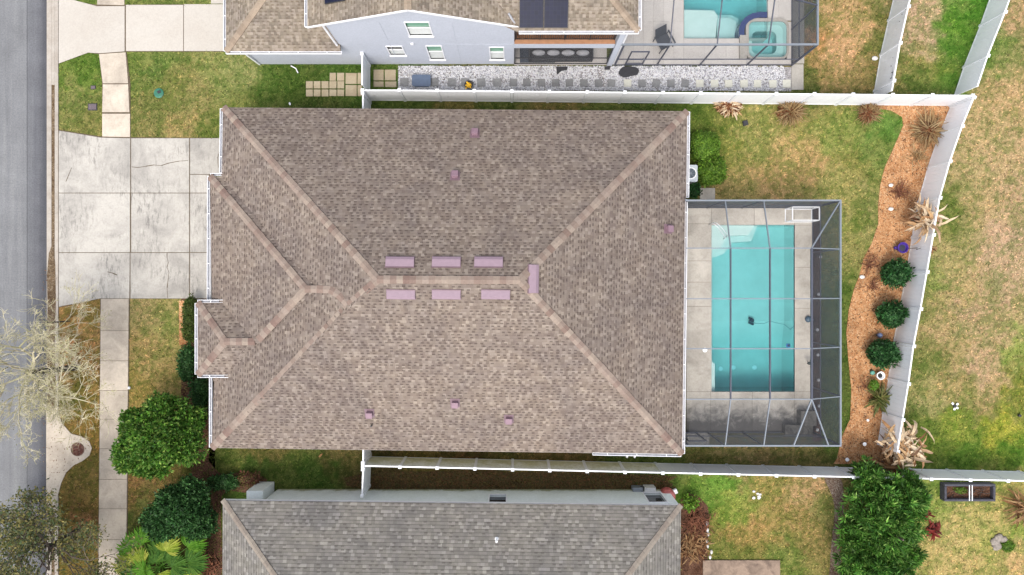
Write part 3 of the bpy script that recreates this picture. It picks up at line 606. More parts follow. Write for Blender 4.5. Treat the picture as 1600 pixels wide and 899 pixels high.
# ================================================================== HOUSES
def roofmesh(name, faces, mat, parent, thick=.12):
    """roof planes with shingle UVs in metres, closed below by a soffit-side copy"""
    vs, fs, uvs = [], [], []
    for f in faces:
        pts = [Vector(p) for p in f]; nn = Vector((0, 0, 0))
        for i in range(len(pts)):
            a, b_ = pts[i], pts[(i+1) % len(pts)]; nn += Vector(((a.y-b_.y)*(a.z+b_.z), (a.z-b_.z)*(a.x+b_.x), (a.x-b_.x)*(a.y+b_.y)))
        if nn.z < 0: nn = -nn; pts = pts[::-1]
        nn.normalize(); u = Vector((-nn.y, nn.x, 0)).normalized(); v = nn.cross(u)
        if v.z < 0: v = -v; u = -u
        b0 = len(vs); vs += [tuple(p) for p in pts]; fs.append(tuple(range(b0, b0+len(pts)))); uvs.append([(p.dot(u), p.dot(v)) for p in pts])
        b0 = len(vs); vs += [(p.x, p.y, p.z-thick) for p in pts]; fs.append(tuple(range(b0+len(pts)-1, b0-1, -1))); uvs.append([(0, 0)]*len(pts))
    me = bpy.data.meshes.new(name); me.from_pydata(vs, [], fs); uv = me.uv_layers.new(name='UVMap')
    for p, q in zip(me.polygons, uvs):
        for li, c in zip(p.loop_indices, q): uv.data[li].uv = c
    me.materials.append(mat); o = bpy.data.objects.new(name, me); COL.objects.link(o)
    o.parent = parent; o.matrix_parent_inverse = parent_world(parent).inverted(); return o
def caps(name, lines, mat, parent, wid=.32, drop=.32, seg=.26, seed=0):
    rr = random.Random(seed)
    for p, q in lines:
        m = MB(); p, q = Vector(p), Vector(q); d = q-p; Ln = d.length; d /= Ln; s = Vector((-d.y, d.x, 0)).normalized(); n = max(1, int(Ln/seg))
        for i in range(n):
            a = p+d*(Ln*i/n-.02); b_ = p+d*(Ln*(i+1)/n+.02); up = rr.uniform(0, .006); w_ = wid*rr.uniform(.95, 1.05)/2
            pts = []
            for c, e in ((a, .045+up), (b_, .025+up)):
                for k in (-1, 0, 1): pts.append(c+s*(k*w_)+Vector((0, 0, e-abs(k)*w_*drop)))
            lo = [v-Vector((0, 0, .03)) for v in pts]
            m.add(pts+lo, [(0, 1, 4, 3), (1, 2, 5, 4), (0, 6, 7, 1), (1, 7, 8, 2), (3, 4, 10, 9), (4, 5, 11, 10), (0, 3, 9, 6), (2, 8, 11, 5)])
        m.build(name, mat, parent)
def gutter(parent, segs, z, wid=.12, name='gutter'):
    """segs: (x0,y0,x1,y1, outward normal) in world metres along the eave"""
    for x0, y0, x1, y1, nx, ny in segs:
        m = MB(); d = Vector((x1-x0, y1-y0, 0)); Ln = d.length; d /= Ln; n = Vector((nx, ny, 0)); o = Vector((x0, y0, z))
        m.obox(o, d, n, (0, 0, 1), (0, .0, -.13), (Ln, .012, -.01)); m.obox(o, d, n, (0, 0, 1), (0, wid-.022, -.12), (Ln, wid, .0))
        m.obox(o, d, n, (0, 0, 1), (-.004, .002, -.12), (.012, wid-.004, -.004)); m.obox(o, d, n, (0, 0, 1), (Ln-.012, .002, -.12), (Ln+.004, wid-.004, -.004))
        g = m.build(name, M['trim'], parent)
        t = MB(); t.obox(o, d, n, (0, 0, 1), (.013, .013, -.115), (Ln-.013, wid-.023, -.10)); t.build('trough', M['gutter_in'], g)
        k = max(1, int(Ln/1.1))
        for i in range(k): h = MB(); h.obox(o+d*(Ln*(i+.5)/k), d, n, (0, 0, 1), (-.018, .003, -.02), (.018, wid-.004, -.002)); h.build('hanger', M['trim'], g)
def fascia(parent, poly, z, h=.17, t=.025, name='fascia'):
    m = MB(); n = len(poly)
    for i in range(n):
        a = Vector(poly[i]+(z-.13,)); b_ = Vector(poly[(i+1) % n]+(z-.13,)); m.bar(a, b_, t, h)
    m.build(name, M['trim'], parent)
def soffit(parent, poly, z): 
    m = MB(); m.prism(poly, z-.24, z-.215); m.build('soffit', M['trim'], parent)
# ---- brown roofed house
E = 2.75
hs_ = thing('single_storey_house', 'large single storey house with brown shingle hip roof and seven mauve ridge vents', 'house', (-2.8, 0, 0))
a_, b_, c_, d_ = P(349, 168, E), P(1074, 174, E), P(1066, 710, E), P(331, 700, E)
r1, r2 = P(590, 437, 6.42), P(812, 438, 6.42)
TOP, RIGHT, BOT, LEFT = [a_, b_, r2, r1], [b_, c_, r2], [c_, d_, r1, r2], [d_, a_, r1]
def bumpz(): pass
ba, bb = P(328, 276, E+.02), P(333, 596, E+.1); bp_ = P(477, 452, 5.12); be = (P(575, 452, 5.12)[0], P(575, 452, 5.12)[1], 5.12)
pe = 3.08
pa, pb, pc, pd = P(309, 473, pe), P(309, 586, pe), P(384, 586, pe), P(384, 473, pe); pk = P(351, 534, 3.86); pq = (P(430, 530, 3.9)[0], P(430, 530, 3.9)[1], 3.86)
faces = [TOP, RIGHT, BOT, LEFT]
faces += [[ba, bp_, be, (be[0], ba[1], E+.02-.0)], [ba, bb, bp_], [bb, (P(560, 0)[0]-.6, bb[1]-1.2, E-1.2), be, bp_]]
faces += [[pa, pk, pq, (pq[0], pa[1], pe)], [pa, pb, pk], [pb, (pq[0], pb[1], pe), pq, pk]]
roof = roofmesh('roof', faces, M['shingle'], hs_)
up = lambda p, k=.0: (p[0], p[1], p[2]+k)
hipmeet = P(545, 477, 5.8); bumpend = P(514, 452, 5.2)
caps('ridge_cap', [(a_, r1), (d_, hipmeet), (hipmeet, r1), (r1, r2), (b_, r2), (c_, r2)], M['cap'], roof, .34, .32, seed=1)
o1, _ = onplane(404, 531, [ba, bb, bp_])
v1_, v2_, v3_ = [onplane(x_, y_, [d_, a_, r1])[0]+Vector((0, 0, .04)) for x_, y_ in ((496, 452), (516, 453), (530, 461))]
caps('ridge_cap', [(ba, bp_), (up(o1, .03), bp_), (bp_, v1_), (v1_, v2_), (v2_, v3_), (v3_, hipmeet)], M['cap'], roof, .33, .3, seed=2)
pm, _ = onplane(400, 531, [ba, bb, bp_])
caps('ridge_cap', [(pa, pk), (pb, pk), (pk, (pm[0]-.1, pk[1], pk[2]+.02))], M['cap'], roof, .33, .3, seed=3)
def vent(px, py, pl, along, across, h, parent, nm='ridge_vent', mt=None, lip=True):
    o, n = onplane(px, py, pl); v = (Vector((0, 0, 1))-n*n.z).normalized(); u = v.cross(n)
    m = MB(); L2, W2 = along/2, across/2
    # wedge hood: low at the uphill side, raised at the downhill side
    pts = [o-u*L2+v*W2+n*.03, o+u*L2+v*W2+n*.03, o+u*L2-v*W2*.35+n*h, o-u*L2-v*W2*.35+n*h, o-u*L2-v*W2+n*h*.82, o+u*L2-v*W2+n*h*.82]
    lo = [p-n*(.02+(p-o).dot(n)) for p in pts]
    m.add(pts+lo, [(0, 3, 2, 1), (3, 4, 5, 2), (4, 10, 11, 5), (0, 6, 9, 3), (3, 9, 10, 4), (1, 2, 8, 7), (2, 5, 11, 8), (0, 1, 7, 6)])
    g = m.build(nm, mt or M['mauve'], parent)
    if lip:
        l = MB(); l.obox(o, u, v, n, (-L2-.02, -W2-.05, 0), (L2+.02, -W2-.002, .03)); l.obox(o, u, v, n, (-L2-.02, W2+.002, 0), (L2+.02, W2+.05, .03)); l.obox(o, u, v, n, (-L2-.015, -W2+.0, 0), (-L2-.001, W2, .012)); l.obox(o, u, v, n, (L2+.001, -W2, 0), (L2+.015, W2, .012)); l.build('vent_flashing', M['mauve_dark'], parent)
    return g
for px, py in ((625, 410), (697.5, 410), (763.5, 410)): vent(px, py, TOP, 1.20, .42, .13, roof)
for px, py in ((626.5, 460), (697.5, 460), (774.5, 460)): vent(px, py, BOT, 1.20, .36, .13, roof)
vent(833, 436, RIGHT, 1.20, .42, .13, roof)
def boxvent(px, py, pl, parent):
    o, n = onplane(px, py, pl); v = (Vector((0, 0, 1))-n*n.z).normalized(); u = v.cross(n)
    m = MB(); m.obox(o, u, v, n, (-.13, -.13, 0), (.13, .12, .16)); m.obox(o, u, v, n, (-.15, -.17, .161), (.15, .13, .20)); g = m.build('box_vent', plain('dusty mauve box vent', A(172,138,152), .5), parent, bevel=.012)
    s = MB(); s.obox(o, u, v, n, (-.22, -.22, 0), (.22, .24, .012)); s.build('vent_flashing', M['mauve_dark'], parent)
for px, py in ((742, 209), (711, 275)): boxvent(px, py, TOP, roof)
for px, py in ((577.5, 646), (711, 630), (795, 655)): boxvent(px, py, BOT, roof)
boxvent(1044, 358, RIGHT, roof)
o, n = onplane(581, 665, BOT); m = MB(); m.tube([o, o+Vector((0, 0, .22))], .04, 8); m.build('plumbing_vent', M['black'], roof)
# walls below the eaves
wl = [(a_[0]+.45, a_[1]-.45), (b_[0]-.45, b_[1]-.45), (c_[0]-.45, c_[1]+.4), (d_[0]+.55, d_[1]+.4)]
m = MB(); m.prism(wl, 0, E-.05); m.build('wall', M['stucco_main'], hs_)
m = MB(); m.prism([(ba[0]+.4, ba[1]-.4), (-10, ba[1]-.4), (-10, -4), (ba[0]+.4, -4)], 0, E-.1); g = m.build('wall', M['stucco_main'], hs_)
gd = MB(); gx = ba[0]+.37
for i in range(4): gd.box((gx-.03, ba[1]-.9-4.9, .05+i*.55), (gx+.02, ba[1]-.9, .58+i*.55))
gd.build('garage_door', M['trim'], hs_)
for yy in (-1.1, -3.85):       # porch posts
    m = MB(); m.box((pa[0]+.25, yy-.12, 0), (pa[0]+.5, yy+.12, pe-.2)); m.build('porch_post', M['stucco_main'], hs_)
m = MB(); m.prism([(pa[0]+.1, pa[1]-.1), (-12.5, pa[1]-.1), (-12.5, pb[1]+.1), (pa[0]+.1, pb[1]+.1)], pe-.3, pe-.14); m.build('porch_ceiling', M['trim'], hs_)
q2 = lambda p: (p[0], p[1])
fascia(hs_, [q2(a_), q2(b_), q2(c_), q2(d_)], E); soffit(hs_, [q2(a_), q2(b_), q2(c_), q2(d_)], E)
fascia(hs_, [q2(ba), (-12, ba[1]), (-12, -3.5), (ba[0], -3.5)], E); fascia(hs_, [q2(pa), (-12.6, pa[1]), (-12.6, pb[1]), q2(pb)], pe)
X = lambda px, z=E: P(px, 0, z)[0]
Y = lambda py, z=E: P(0, py, z)[1]
gutter(hs_, [(X(348), Y(170), X(347), Y(270), -1, 0), (X(328), Y(276), X(327.5), Y(470), -1, 0), (X(331), Y(588), X(331), Y(699), -1, 0),
    (X(1074), Y(175), X(1072.5), Y(309), 1, 0), (X(1070.5), Y(312), X(1066), Y(709), 1, 0), (X(926), Y(707.5), X(1064), Y(710), 0, -1), (X(329), Y(275), X(368), Y(275), 0, 1)], E+.03)
gutter(hs_, [(X(309, pe), Y(474, pe), X(309, pe), Y(585, pe), -1, 0), (X(309, pe), Y(473, pe), X(350, pe), Y(473, pe), 0, 1), (X(309, pe), Y(586, pe), X(384, pe), Y(586, pe), 0, -1)], pe+.03, .13)
# ---- two storey neighbour
nb = thing('two_storey_house', 'lilac grey two storey house with gabled tan roof, solar panels and a balcony', 'house', (-2, 14, 0))
WY = 11.45; E2 = 5.42; AP = 7.26
def wallz(py): return H-F*WY/(449.5-py)
wins = []
def winrect(x0, x1, py0, py1): return (x0, x1, wallz(py1), wallz(py0))
WR = [(-4.62, -3.62, wallz(55.5), wallz(35)), (-5.95, -5.25, wallz(86), wallz(72.5)), (-4.06, -3.38, wallz(92.5), wallz(72)), (-1.05, -.42, wallz(92.5), wallz(74))]
# front wall as one sheet with real openings: build in strips
def wallstrips(name, parent, x0, x1, z0, ztop, y, holes_, mat, t=.2):
    xs = sorted({x0, x1}|{h[0] for h in holes_}|{h[1] for h in holes_}|{-8.15, -4.24} if x0 < -8.2 else {x0, x1}|{h[0] for h in holes_}|{h[1] for h in holes_})
    m = MB()
    for a, b2 in zip(xs, xs[1:]):
        mid = (a+b2)/2; hh = sorted([h for h in holes_ if h[0] < mid < h[1]], key=lambda h: h[2]); z = z0
        for h in hh: 
            m.add([(a, y, z), (b2, y, z), (b2, y, h[2]), (a, y, h[2])], [(0, 1, 2, 3)]); 
            for q in ([(h[0], y, h[2]), (h[1], y, h[2]), (h[1], y+t, h[2]), (h[0], y+t, h[2])], [(h[0], y, h[3]), (h[0], y+t, h[3]), (h[1], y+t, h[3]), (h[1], y, h[3])], [(h[0], y, h[2]), (h[0], y+t, h[2]), (h[0], y+t, h[3]), (h[0], y, h[3])], [(h[1], y, h[2]), (h[1], y, h[3]), (h[1], y+t, h[3]), (h[1], y+t, h[2])]): m.add(q, [(0, 1, 2, 3)])
            z = h[3]
        za, zb = ztop(a+1e-4), ztop(b2-1e-4); m.add([(a, y, z), (b2, y, z), (b2, y, zb), (a, y, za)], [(0, 1, 2, 3)])
    return m.build(name, mat, parent)
def ztop(x):
    if x < -8.15: return 2.75
    return min(AP-.4*abs(x+4.24), AP)-.10
wallstrips('wall', nb, -12.95, 0.10, 0, ztop, WY, WR, M['stucco_blue'])
m = MB(); m.box((-12.95, WY+.25, 0), (-12.75, 24, 2.6)); m.box((-8.15, WY+.02, 2.6), (-8.0, 24, 5.35)); m.box((-.1, WY+.02, 0), (.098, 14.4, 5.3)); m.box((-12.75, 19.9, 0), (4.8, 20.1, 5.3)); m.build('wall', M['stucco_blue'], nb)
m = MB(); m.box((.098, 14.3, 0), (4.86, 14.5, 5.3)); m.build('wall', M['stucco_blue'], nb)
# control joints
m = MB()
for x in (-5.75, -2.6): m.box((x-.012, WY-.012, .1), (x+.012, WY-.002, 5.6 if x > -5 else 5.5))
m.box((-4, WY-.014, 2.86), (.05, WY-.003, 2.885)); m.build('control_joint', M['stucco_blue'], nb)
m = MB(); m.box((-4.75, WY-.08, 2.95), (-4.62, WY-.002, 3.06)); m.build('wall_light', M['trim'], nb)
M['shade_green'] = plain('green shade glass', (.13, .30, .20), .3, var=.1); M['blind'] = plain('white blind', (.62, .64, .62), .6, var=.08, scale=14); M['glass_dark'] = plain('dark glass', (.03, .035, .04), .08, var=.1)
for i, (x0, x1, z0, z1) in enumerate(WR):
    fr = MB(); t = .05; y = WY-.03
    for q in (((x0-t, y, z0-t), (x1+t, y+.08, z0)), ((x0-t, y, z1), (x1+t, y+.08, z1+t)), ((x0-t, y, z0+.001), (x0, y+.08, z1-.001)), ((x1, y, z0+.001), (x1+t, y+.08, z1-.001))): fr.box(*q)
    zm = z1-(z1-z0)*.42; fr.box((x0, y+.02, zm-.02), (x1, y+.06, zm+.02)); g = fr.build('window', M['trim'], nb)
    p_ = MB(); p_.box((x0, WY+.05, zm+.021), (x1, WY+.06, z1)); p_.build('upper_pane', M['shade_green'] if i != 1 else M['glass_dark'], g)
    p_ = MB(); p_.box((x0, WY+.05, z0), (x1, WY+.06, zm-.021)); p_.build('blind', M['blind'], g)
    s = MB(); s.box((x0-.08, WY-.07, z0-t-.05), (x1+.08, WY-.002, z0-t-.003)); s.build('sill', M['trim'], g)
# roofs
YG = 11.3; YB = 22
gl = [(-8.87, YG, E2), (-4.24, YG, AP), (-4.24, YB, AP), (-8.87, YB, E2)]; gr = [(.39, YG, E2), (.39, YB, E2), (-4.24, YB, AP), (-4.24, YG, AP)]
hf = [(.22, 11.12, 5.4), (5.49, 11.12, 5.4), (1.49, 15.12, 7.0), (-4.2, 15.12, 7.0), (-4.2, 12.9, 6.1)]; hr = [(5.49, 11.12, 5.4), (5.49, 19.12, 5.4), (1.49, 15.12, 7.0)]
g0 = (X(353, E), Y(80.5, E), E); gf = [g0, (-8.1, g0[1], E), (-8.1, g0[1]+5, E+2.25), (g0[0]+5, g0[1]+5, E+2.25)]; gle = [g0, (g0[0]+5, g0[1]+5, E+2.25), (g0[0]+5, g0[1]+9, E+2.25), (g0[0], g0[1]+14, E)]
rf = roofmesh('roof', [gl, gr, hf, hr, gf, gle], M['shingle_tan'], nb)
caps('ridge_cap', [((-4.24, YG, AP), (-4.24, YB, AP)), ((5.49, 11.12, 5.4), (1.49, 15.12, 7.0)), (g0, (g0[0]+5, g0[1]+5, E+2.25))], M['cap_tan'], rf, .30, .32, seed=5)
m = MB(); m.bar((-8.9, YG-.02, E2-.06), (-4.24, YG-.02, AP-.06), .04, .11); m.bar((-4.24, YG-.02, AP-.06), (.39, YG-.02, E2-.06), .04, .11); m.build('rake_board', M['trim'], nb)
gutter(nb, [(-8.87, YG, -8.87, 18, -1, 0), (.3, 11.12, 5.49, 11.12, 0, -1), (5.49, 11.15, 5.49, 18, 1, 0)], E2+.02)
gutter(nb, [(g0[0], g0[1], -8.05, g0[1], 0, -1), (g0[0], g0[1]+.02, g0[0], 20, -1, 0)], E+.02)
m = MB(); m.tube([(.25, 11.25, 5.35), (-.15, 11.75, 5.75)], .05, 8); m.build('valley_pipe', M['gutter_in'], nb)
m = MB(); m.bar((-8.22, 11.38, 5.3), (-8.22, 11.38, 2.9), .08, .06); m.bar((-13.0, 11.35, 2.6), (-12.9, 11.4, .1), .08, .06); m.build('downspout', M['trim'], nb)
m = MB(); m.tube([(-11.3, 11.33, .12), (-11.05, 11.2, .1), (-10.95, 10.98, .06)], .03, 8); m.build('drain_pipe', M['trim'], nb)
# solar panels on the roof
def solar():
    m, n, b = newmat('solar cells'); uv = N(n, 'ShaderNodeTexCoord'); bt = N(n, 'ShaderNodeTexBrick'); bt.offset = 0
    bt.inputs['Scale'].default_value = 1; bt.inputs['Brick Width'].default_value = .16; bt.inputs['Row Height'].default_value = .16; bt.inputs['Mortar Size'].default_value = .004
    bt.inputs['Color1'].default_value = (.006, .008, .022, 1); bt.inputs['Color2'].default_value = (.008, .010, .030, 1); bt.inputs['Mortar'].default_value = (.02, .022, .035, 1)
    L(n, uv.outputs['Object'], bt.inputs['Vector']); L(n, bt.outputs[0], b.inputs['Base Color']); b.inputs['Roughness'].default_value = .4; b.inputs['Specular IOR Level'].default_value = .15; return m
M['solar'] = solar()
def panel(px, py, pl, w_, h_):
    o, n = onplane(px, py, pl); v = (Vector((0, 0, 1))-n*n.z).normalized(); u = v.cross(n)
    if u.x < 0: pass
    m = MB(); m.obox(o, u, v, n, (-w_/2+.02, -h_/2+.02, .08), (w_/2-.02, h_/2-.02, .112)); g = m.build('solar_panel', M['solar'], nb)
    f = MB()
    for q in (((-w_/2, -h_/2, .06), (w_/2, -h_/2+.019, .12)), ((-w_/2, h_/2-.019, .06), (w_/2, h_/2, .12)), ((-w_/2, -h_/2+.02, .06), (-w_/2+.019, h_/2-.02, .12)), ((w_/2-.019, -h_/2+.02, .06), (w_/2, h_/2-.02, .12))): f.obox(o, u, v, n, *q)
    for a in (-.4, .4): f.obox(o, u, v, n, (a-.02, -h_/2, .0), (a+.02, -h_/2+.05, .06))
    f.build('panel_frame', M['black'], g)
panel(830.5, 11, hf, 1.03, 1.68); panel(869, 11, hf, 1.03, 1.68); panel(525, -14, gl, 1.05, 1.0)
for i in (0, 1): panel(830.5+i*38.5, -52, hf, 1.03, 1.68)
# balcony and screened lanai
m = MB(); m.box((.1, 11.4, 2.5), (4.84, 11.58, 3.02)); m.build('beam', M['stucco_blue'], nb)
M['deckwood'] = islandmat('orange deck boards', [A(205,150,110), A(222,165,125), A(190,135,98)], .7, .15, 6)
m = MB()
for i in range(20): m.box((.11, 11.405+i*.142, 3.03), (4.83, 11.54+i*.142, 3.06))
m.build('balcony_floor', M['deckwood'], nb)
m = MB(); m.box((.12, 11.585, 3.10), (4.8, 11.625, 3.14)); m.box((.12, 11.58, 4.06), (4.8, 11.63, 4.10))
for i in range(5): m.box((.12+i*1.16, 11.575, 3.062), (.17+i*1.16, 11.63, 4.13))
for i in range(46): m.box((.2+i*.1, 11.59, 3.141), (.232+i*.1, 11.62, 4.06))
m.build('balcony_railing', M['black'], nb)
m = MB(); m.box((4.86, 11.35, 0), (5.12, 11.62, 5.2)); m.build('corner_column', M['stucco_blue'], nb, bevel=.01)
m = MB(); m.box((5.15, 11.4, .1), (5.23, 11.48, 5.2)); m.build('downspout', M['trim'], nb)
m = MB(); m.box((.1, 11.4, .0), (4.85, 14.3, .07)); m.build('lanai_floor', M['deck_paver'], nb)
m = MB()
for q in (((.1, 11.42, .07), (4.85, 11.46, .12)), ((.1, 11.42, 2.45), (4.85, 11.46, 2.5)), ((.1, 11.421, .95), (4.85, 11.459, 1.0)), ((.1, 11.419, .121), (.15, 11.461, 2.449)), ((4.80, 11.419, .121), (4.85, 11.461, 2.449))): m.box(*q)
fs_ = m.build('lanai_screen_frame', M['black'], nb)
m = MB(); m.box((.15, 11.437, .12), (4.8, 11.44, 2.45)); m.build('screen', screen('lanai mesh', (.08, .085, .095), .12), fs_)
sf = thing('outdoor_sofa', 'long dark outdoor sofa with pale cushions behind the lanai screen', 'sofa', (2.6, 12.1, .07))
DK = plain('charcoal wicker', (.05, .05, .055), .8, var=.2, scale=30)
m = MB(); m.box((.95, 11.52, .1), (4.0, 12.25, .42)); m.box((.95, 12.15, .43), (4.0, 12.3, .85)); m.box((.85, 11.52, .1), (.949, 12.3, .65)); m.box((4.001, 11.52, .1), (4.1, 12.3, .65)); m.build('frame', DK, sf, bevel=.03)
CU = plain('pale grey cushion', (.34, .34, .36), .9, var=.15)
for i in range(4):
    m = MB(); m.blob((1.35+i*.74, 11.84, .58), (.33, .15, .16), i, 3, .03); m.build('cushion', CU, sf, smooth=True)
rg = MB(); rg.box((.4, 11.5, .075), (2.2, 12.7, .09)); props(rg.build('rug', plain('dark rug', (.06, .07, .09), .95, var=.3, scale=20)), 'dark navy rug on the floor of the screened lanai', 'rug')
# ---- grey roofed neighbour at the bottom
gb_ = thing('grey_roof_house', 'long low house with grey shingle hip roof and pale mossy wall', 'house', (-3, -14, 0))
s0, s1 = P(348, 782, E), P(1064, 790, E); dpt = 6.6; zr = E+.5*dpt
s2 = (s1[0]-.12, s1[1]-2*dpt, E); s3 = (s0[0]-.05, s0[1]-2*dpt, E); q0 = (s0[0]+dpt, s0[1]-dpt, zr); q1 = (s1[0]-dpt, s1[1]-dpt, zr)
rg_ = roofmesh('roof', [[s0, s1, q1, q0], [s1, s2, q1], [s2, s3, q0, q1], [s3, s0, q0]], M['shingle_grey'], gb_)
caps('ridge_cap', [(s0, q0), (s1, q1), (q0, q1)], M['cap_grey'], rg_, .26, .35, seed=9)
fascia(gb_, [q2(s0), q2(s1), q2(s2), q2(s3)], E, .14); soffit(gb_, [q2(s0), q2(s1), q2(s2), q2(s3)], E)
def mossy():
    m = M['stucco_white'].copy(); m.name = 'pale stucco with moss at the foot'; n = m.node_tree; b = n.nodes['Principled BSDF']; src = b.inputs['Base Color'].links[0].from_socket
    p = pos(n); sp = N(n, 'ShaderNodeSeparateXYZ'); L(n, p, sp.inputs[0])
    f = val(n, 'ADD', val(n, 'MULTIPLY', sp.outputs[2], -1.5), val(n, 'MULTIPLY', noise(n, p, 2.2, 6, .7), 1.35)); f2 = ramp(n, f, [(.10, (0,)*3), (.45, (.75,)*3)])
    L(n, mixc(n, f2, src, A(150, 148, 66, .6)), b.inputs['Base Color']); return m
M['mossy'] = mossy(); GWY = -10.33
GW = [(-1.1, -.3, 1.0, 2.3), (6.6, 7.45, .7, 2.2)]
wallstrips('wall', gb_, -12.0, 7.95, 0, lambda x: E-.2, GWY, GW, M['mossy'], -.2)
m = MB(); m.box((-12.0, -22, 0), (-11.8, GWY-.01, E-.2)); m.box((7.75, -22, 0), (7.95, GWY-.01, E-.2)); m.build('wall', M['stucco_white'], gb_)
for x0, x1, z0, z1 in GW:
    m = MB(); y = GWY+.04
    for q in (((x0-.06, y-.06, z0-.06), (x1+.06, y, z0)), ((x0-.06, y-.06, z1), (x1+.06, y, z1+.06)), ((x0-.06, y-.06, z0), (x0, y, z1)), ((x1, y-.06, z0), (x1+.06, y, z1))): m.box(*q)
    g = m.build('window', M['trim'], gb_); m = MB(); m.box((x0, GWY-.12, z0), (x1, GWY-.1, z1)); m.build('pane', M['glass_dark'], g)
m = MB(); m.box((P(385, 0, 1.6)[0], -9.95-.75, 0), (P(411, 0, 1.6)[0], -9.95, 1.6)); m.box((P(411, 0, 1.6)[0]+.002, -10.6, 0), (-12.0, -10.45, 1.2)); m.build('wing_wall', M['stucco_white'], gb_, bevel=.02)
m = MB(); m.box((P(385, 0, 1.6)[0]-.02, -10.6, .3), (P(385, 0, 1.6)[0]-.002, -10.1, 1.3)); m.build('meter_box', M['metal_light'], gb_)
o, n = onplane(776, 843, [s0, s1, q1]); m = MB(); m.tube([o, o+Vector((0, 0, .32))], .045, 10); m.tube([o-Vector((0,0,.02)), o+Vector((0, 0, .06))], .11, 10, .06); m.build('plumbing_vent', M['vinyl_cap'], rg_)
m = MB()
for px in (552, 585, 618): x = P(px, 0, 2.3)[0]; m.box((x-.22, GWY+.01, 2.2), (x+.22, GWY+.05, 2.38))
m.build('wall_vent', M['gutter_in'], gb_)
# ================================================================== FENCES
def moss_vinyl():
    m, n, b = newmat('mossy white vinyl'); p = pos(n); sp = N(n, 'ShaderNodeSeparateXYZ'); L(n, p, sp.inputs[0])
    f = val(n, 'ADD', val(n, 'MULTIPLY', sp.outputs[2], -.28), val(n, 'MULTIPLY', noise(n, p, 1.6, 6, .7, .5), 1.25)); f = ramp(n, f, [(.18, (0,)*3), (.55, (1,)*3)])
    f3 = ramp(n, noise(n, p, 9, 5, .7), [(.4, (0,)*3), (.75, (1,)*3)])
    c = mixc(n, val(n, 'MULTIPLY', f, .75), (.74, .76, .71), A(206, 204, 140, .75)); c = mixc(n, val(n, 'MULTIPLY', f3, .5), c, A(140, 142, 84, .6))
    L(n, c, b.inputs['Base Color']); b.inputs['Roughness'].default_value = .6; return m
M['moss_vinyl'] = moss_vinyl()
def streak_vinyl():
    m, n, b = newmat('weathered white vinyl'); p = pos(n); mp = N(n, 'ShaderNodeMapping'); mp.inputs['Scale'].default_value = (5, 5, .6); L(n, p, mp.inputs[0])
    f = ramp(n, noise(n, mp.outputs[0], 1, 6, .75), [(.58, (0,)*3), (.70, (1,)*3)]); g = ramp(n, noise(n, p, .5, 2), [(.45, (0,)*3), (.6, (1,)*3)])
    c = mixc(n, val(n, 'MULTIPLY', val(n, 'MULTIPLY', f, g), .55), (.80, .81, .84), (.38, .39, .40)); L(n, c, b.inputs['Base Color']); b.inputs['Roughness'].default_value = .4; return m
M['streak_vinyl'] = streak_vinyl()
def fence(name, label, pts, mat, matf=None, h=1.80, skip_last=False, cat='fence'):
    t = thing(name, label, cat, (pts[0][0], pts[0][1], 0)); n = len(pts)
    for i, (x, y) in enumerate(pts):
        a = Vector(pts[max(0, i-1)]); b2 = Vector(pts[min(n-1, i+1)]); rz = math.atan2(b2.y-a.y, b2.x-a.x)
        if not (skip_last and i == n-1):
            m = MB(); m.box((x-.063, y-.063, 0), (x+.063, y+.063, h+.04), rz, (x, y)); p = m.build('post', M['vinyl'], t)
            m = MB(); C, S = math.cos(rz), math.sin(rz); q = [(x+u*C-v*S, y+u*S+v*C) for u, v in ((-.08, -.08), (.08, -.08), (.08, .08), (-.08, .08))]
            m.add([(a_x, a_y, h+.041) for a_x, a_y in q]+[(a_x, a_y, h+.07) for a_x, a_y in q]+[(x, y, h+.12)], [(3, 2, 1, 0), (0, 1, 5, 4), (1, 2, 6, 5), (2, 3, 7, 6), (3, 0, 4, 7), (4, 5, 8), (5, 6, 8), (6, 7, 8), (7, 4, 8)]); m.build('post_cap', M['vinyl_cap'], p)
        if i < n-1:
            a = Vector((x, y, 0)); b2 = Vector((*pts[i+1], 0)); d = (b2-a); Ln = d.length; d /= Ln; nn = Vector((-d.y, d.x, 0)); m = MB(); k = 8; w_ = (Ln-.14)/k
            for j in range(k): m.obox(a, d, nn, (0, 0, 1), (.07+j*w_, -.019-.003*(j % 2), .12), (.07+(j+1)*w_-.003, .019+.003*(j % 2), h-.12))
            mt = matf(i) if matf else mat; p = m.build('panel', mt, t)
            m = MB(); rm = M['vinyl_cap'] if mt != M['moss_vinyl'] else M['vinyl']; m.obox(a, d, nn, (0, 0, 1), (.065, -.032, h-.119), (Ln-.065, .032, h)); m.build('rail', rm, p); m = MB(); m.obox(a, d, nn, (0, 0, 1), (.065, -.03, .04), (Ln-.065, .03, .119)); m.build('rail', rm, p)
    return t
Z = 1.83
def tp(px, py): return P(px, py, Z)[:2]
NF = [tp(566.5, 141)]+[tp(px, 140.5+(px-566)*.0095) for px in (624, 683, 741, 800, 858.5, 917.5, 976.5, 1036, 1095, 1153.5, 1213, 1272.5, 1333, 1395, 1457)]+[tp(1520, 149.5)]
fence('long_vinyl_fence', 'long white vinyl fence between the white gravel strip and the brown roofed house', NF, M['streak_vinyl'])
fence('fence_gate', 'short white vinyl fence section with gate beside the beige pavers, touching the grey blue house', [tp(565.5, 84), (tp(565.5, 139)[0], tp(566, 139)[1]+.14)], M['vinyl'], skip_last=True)
fence('short_fence', 'short white vinyl fence section reaching the north eave of the brown roofed house', [(tp(566, 141)[0]+.02, tp(566, 141)[1]-.14), (tp(566, 141)[0]+.03, 8.1)], M['vinyl'], skip_last=True)
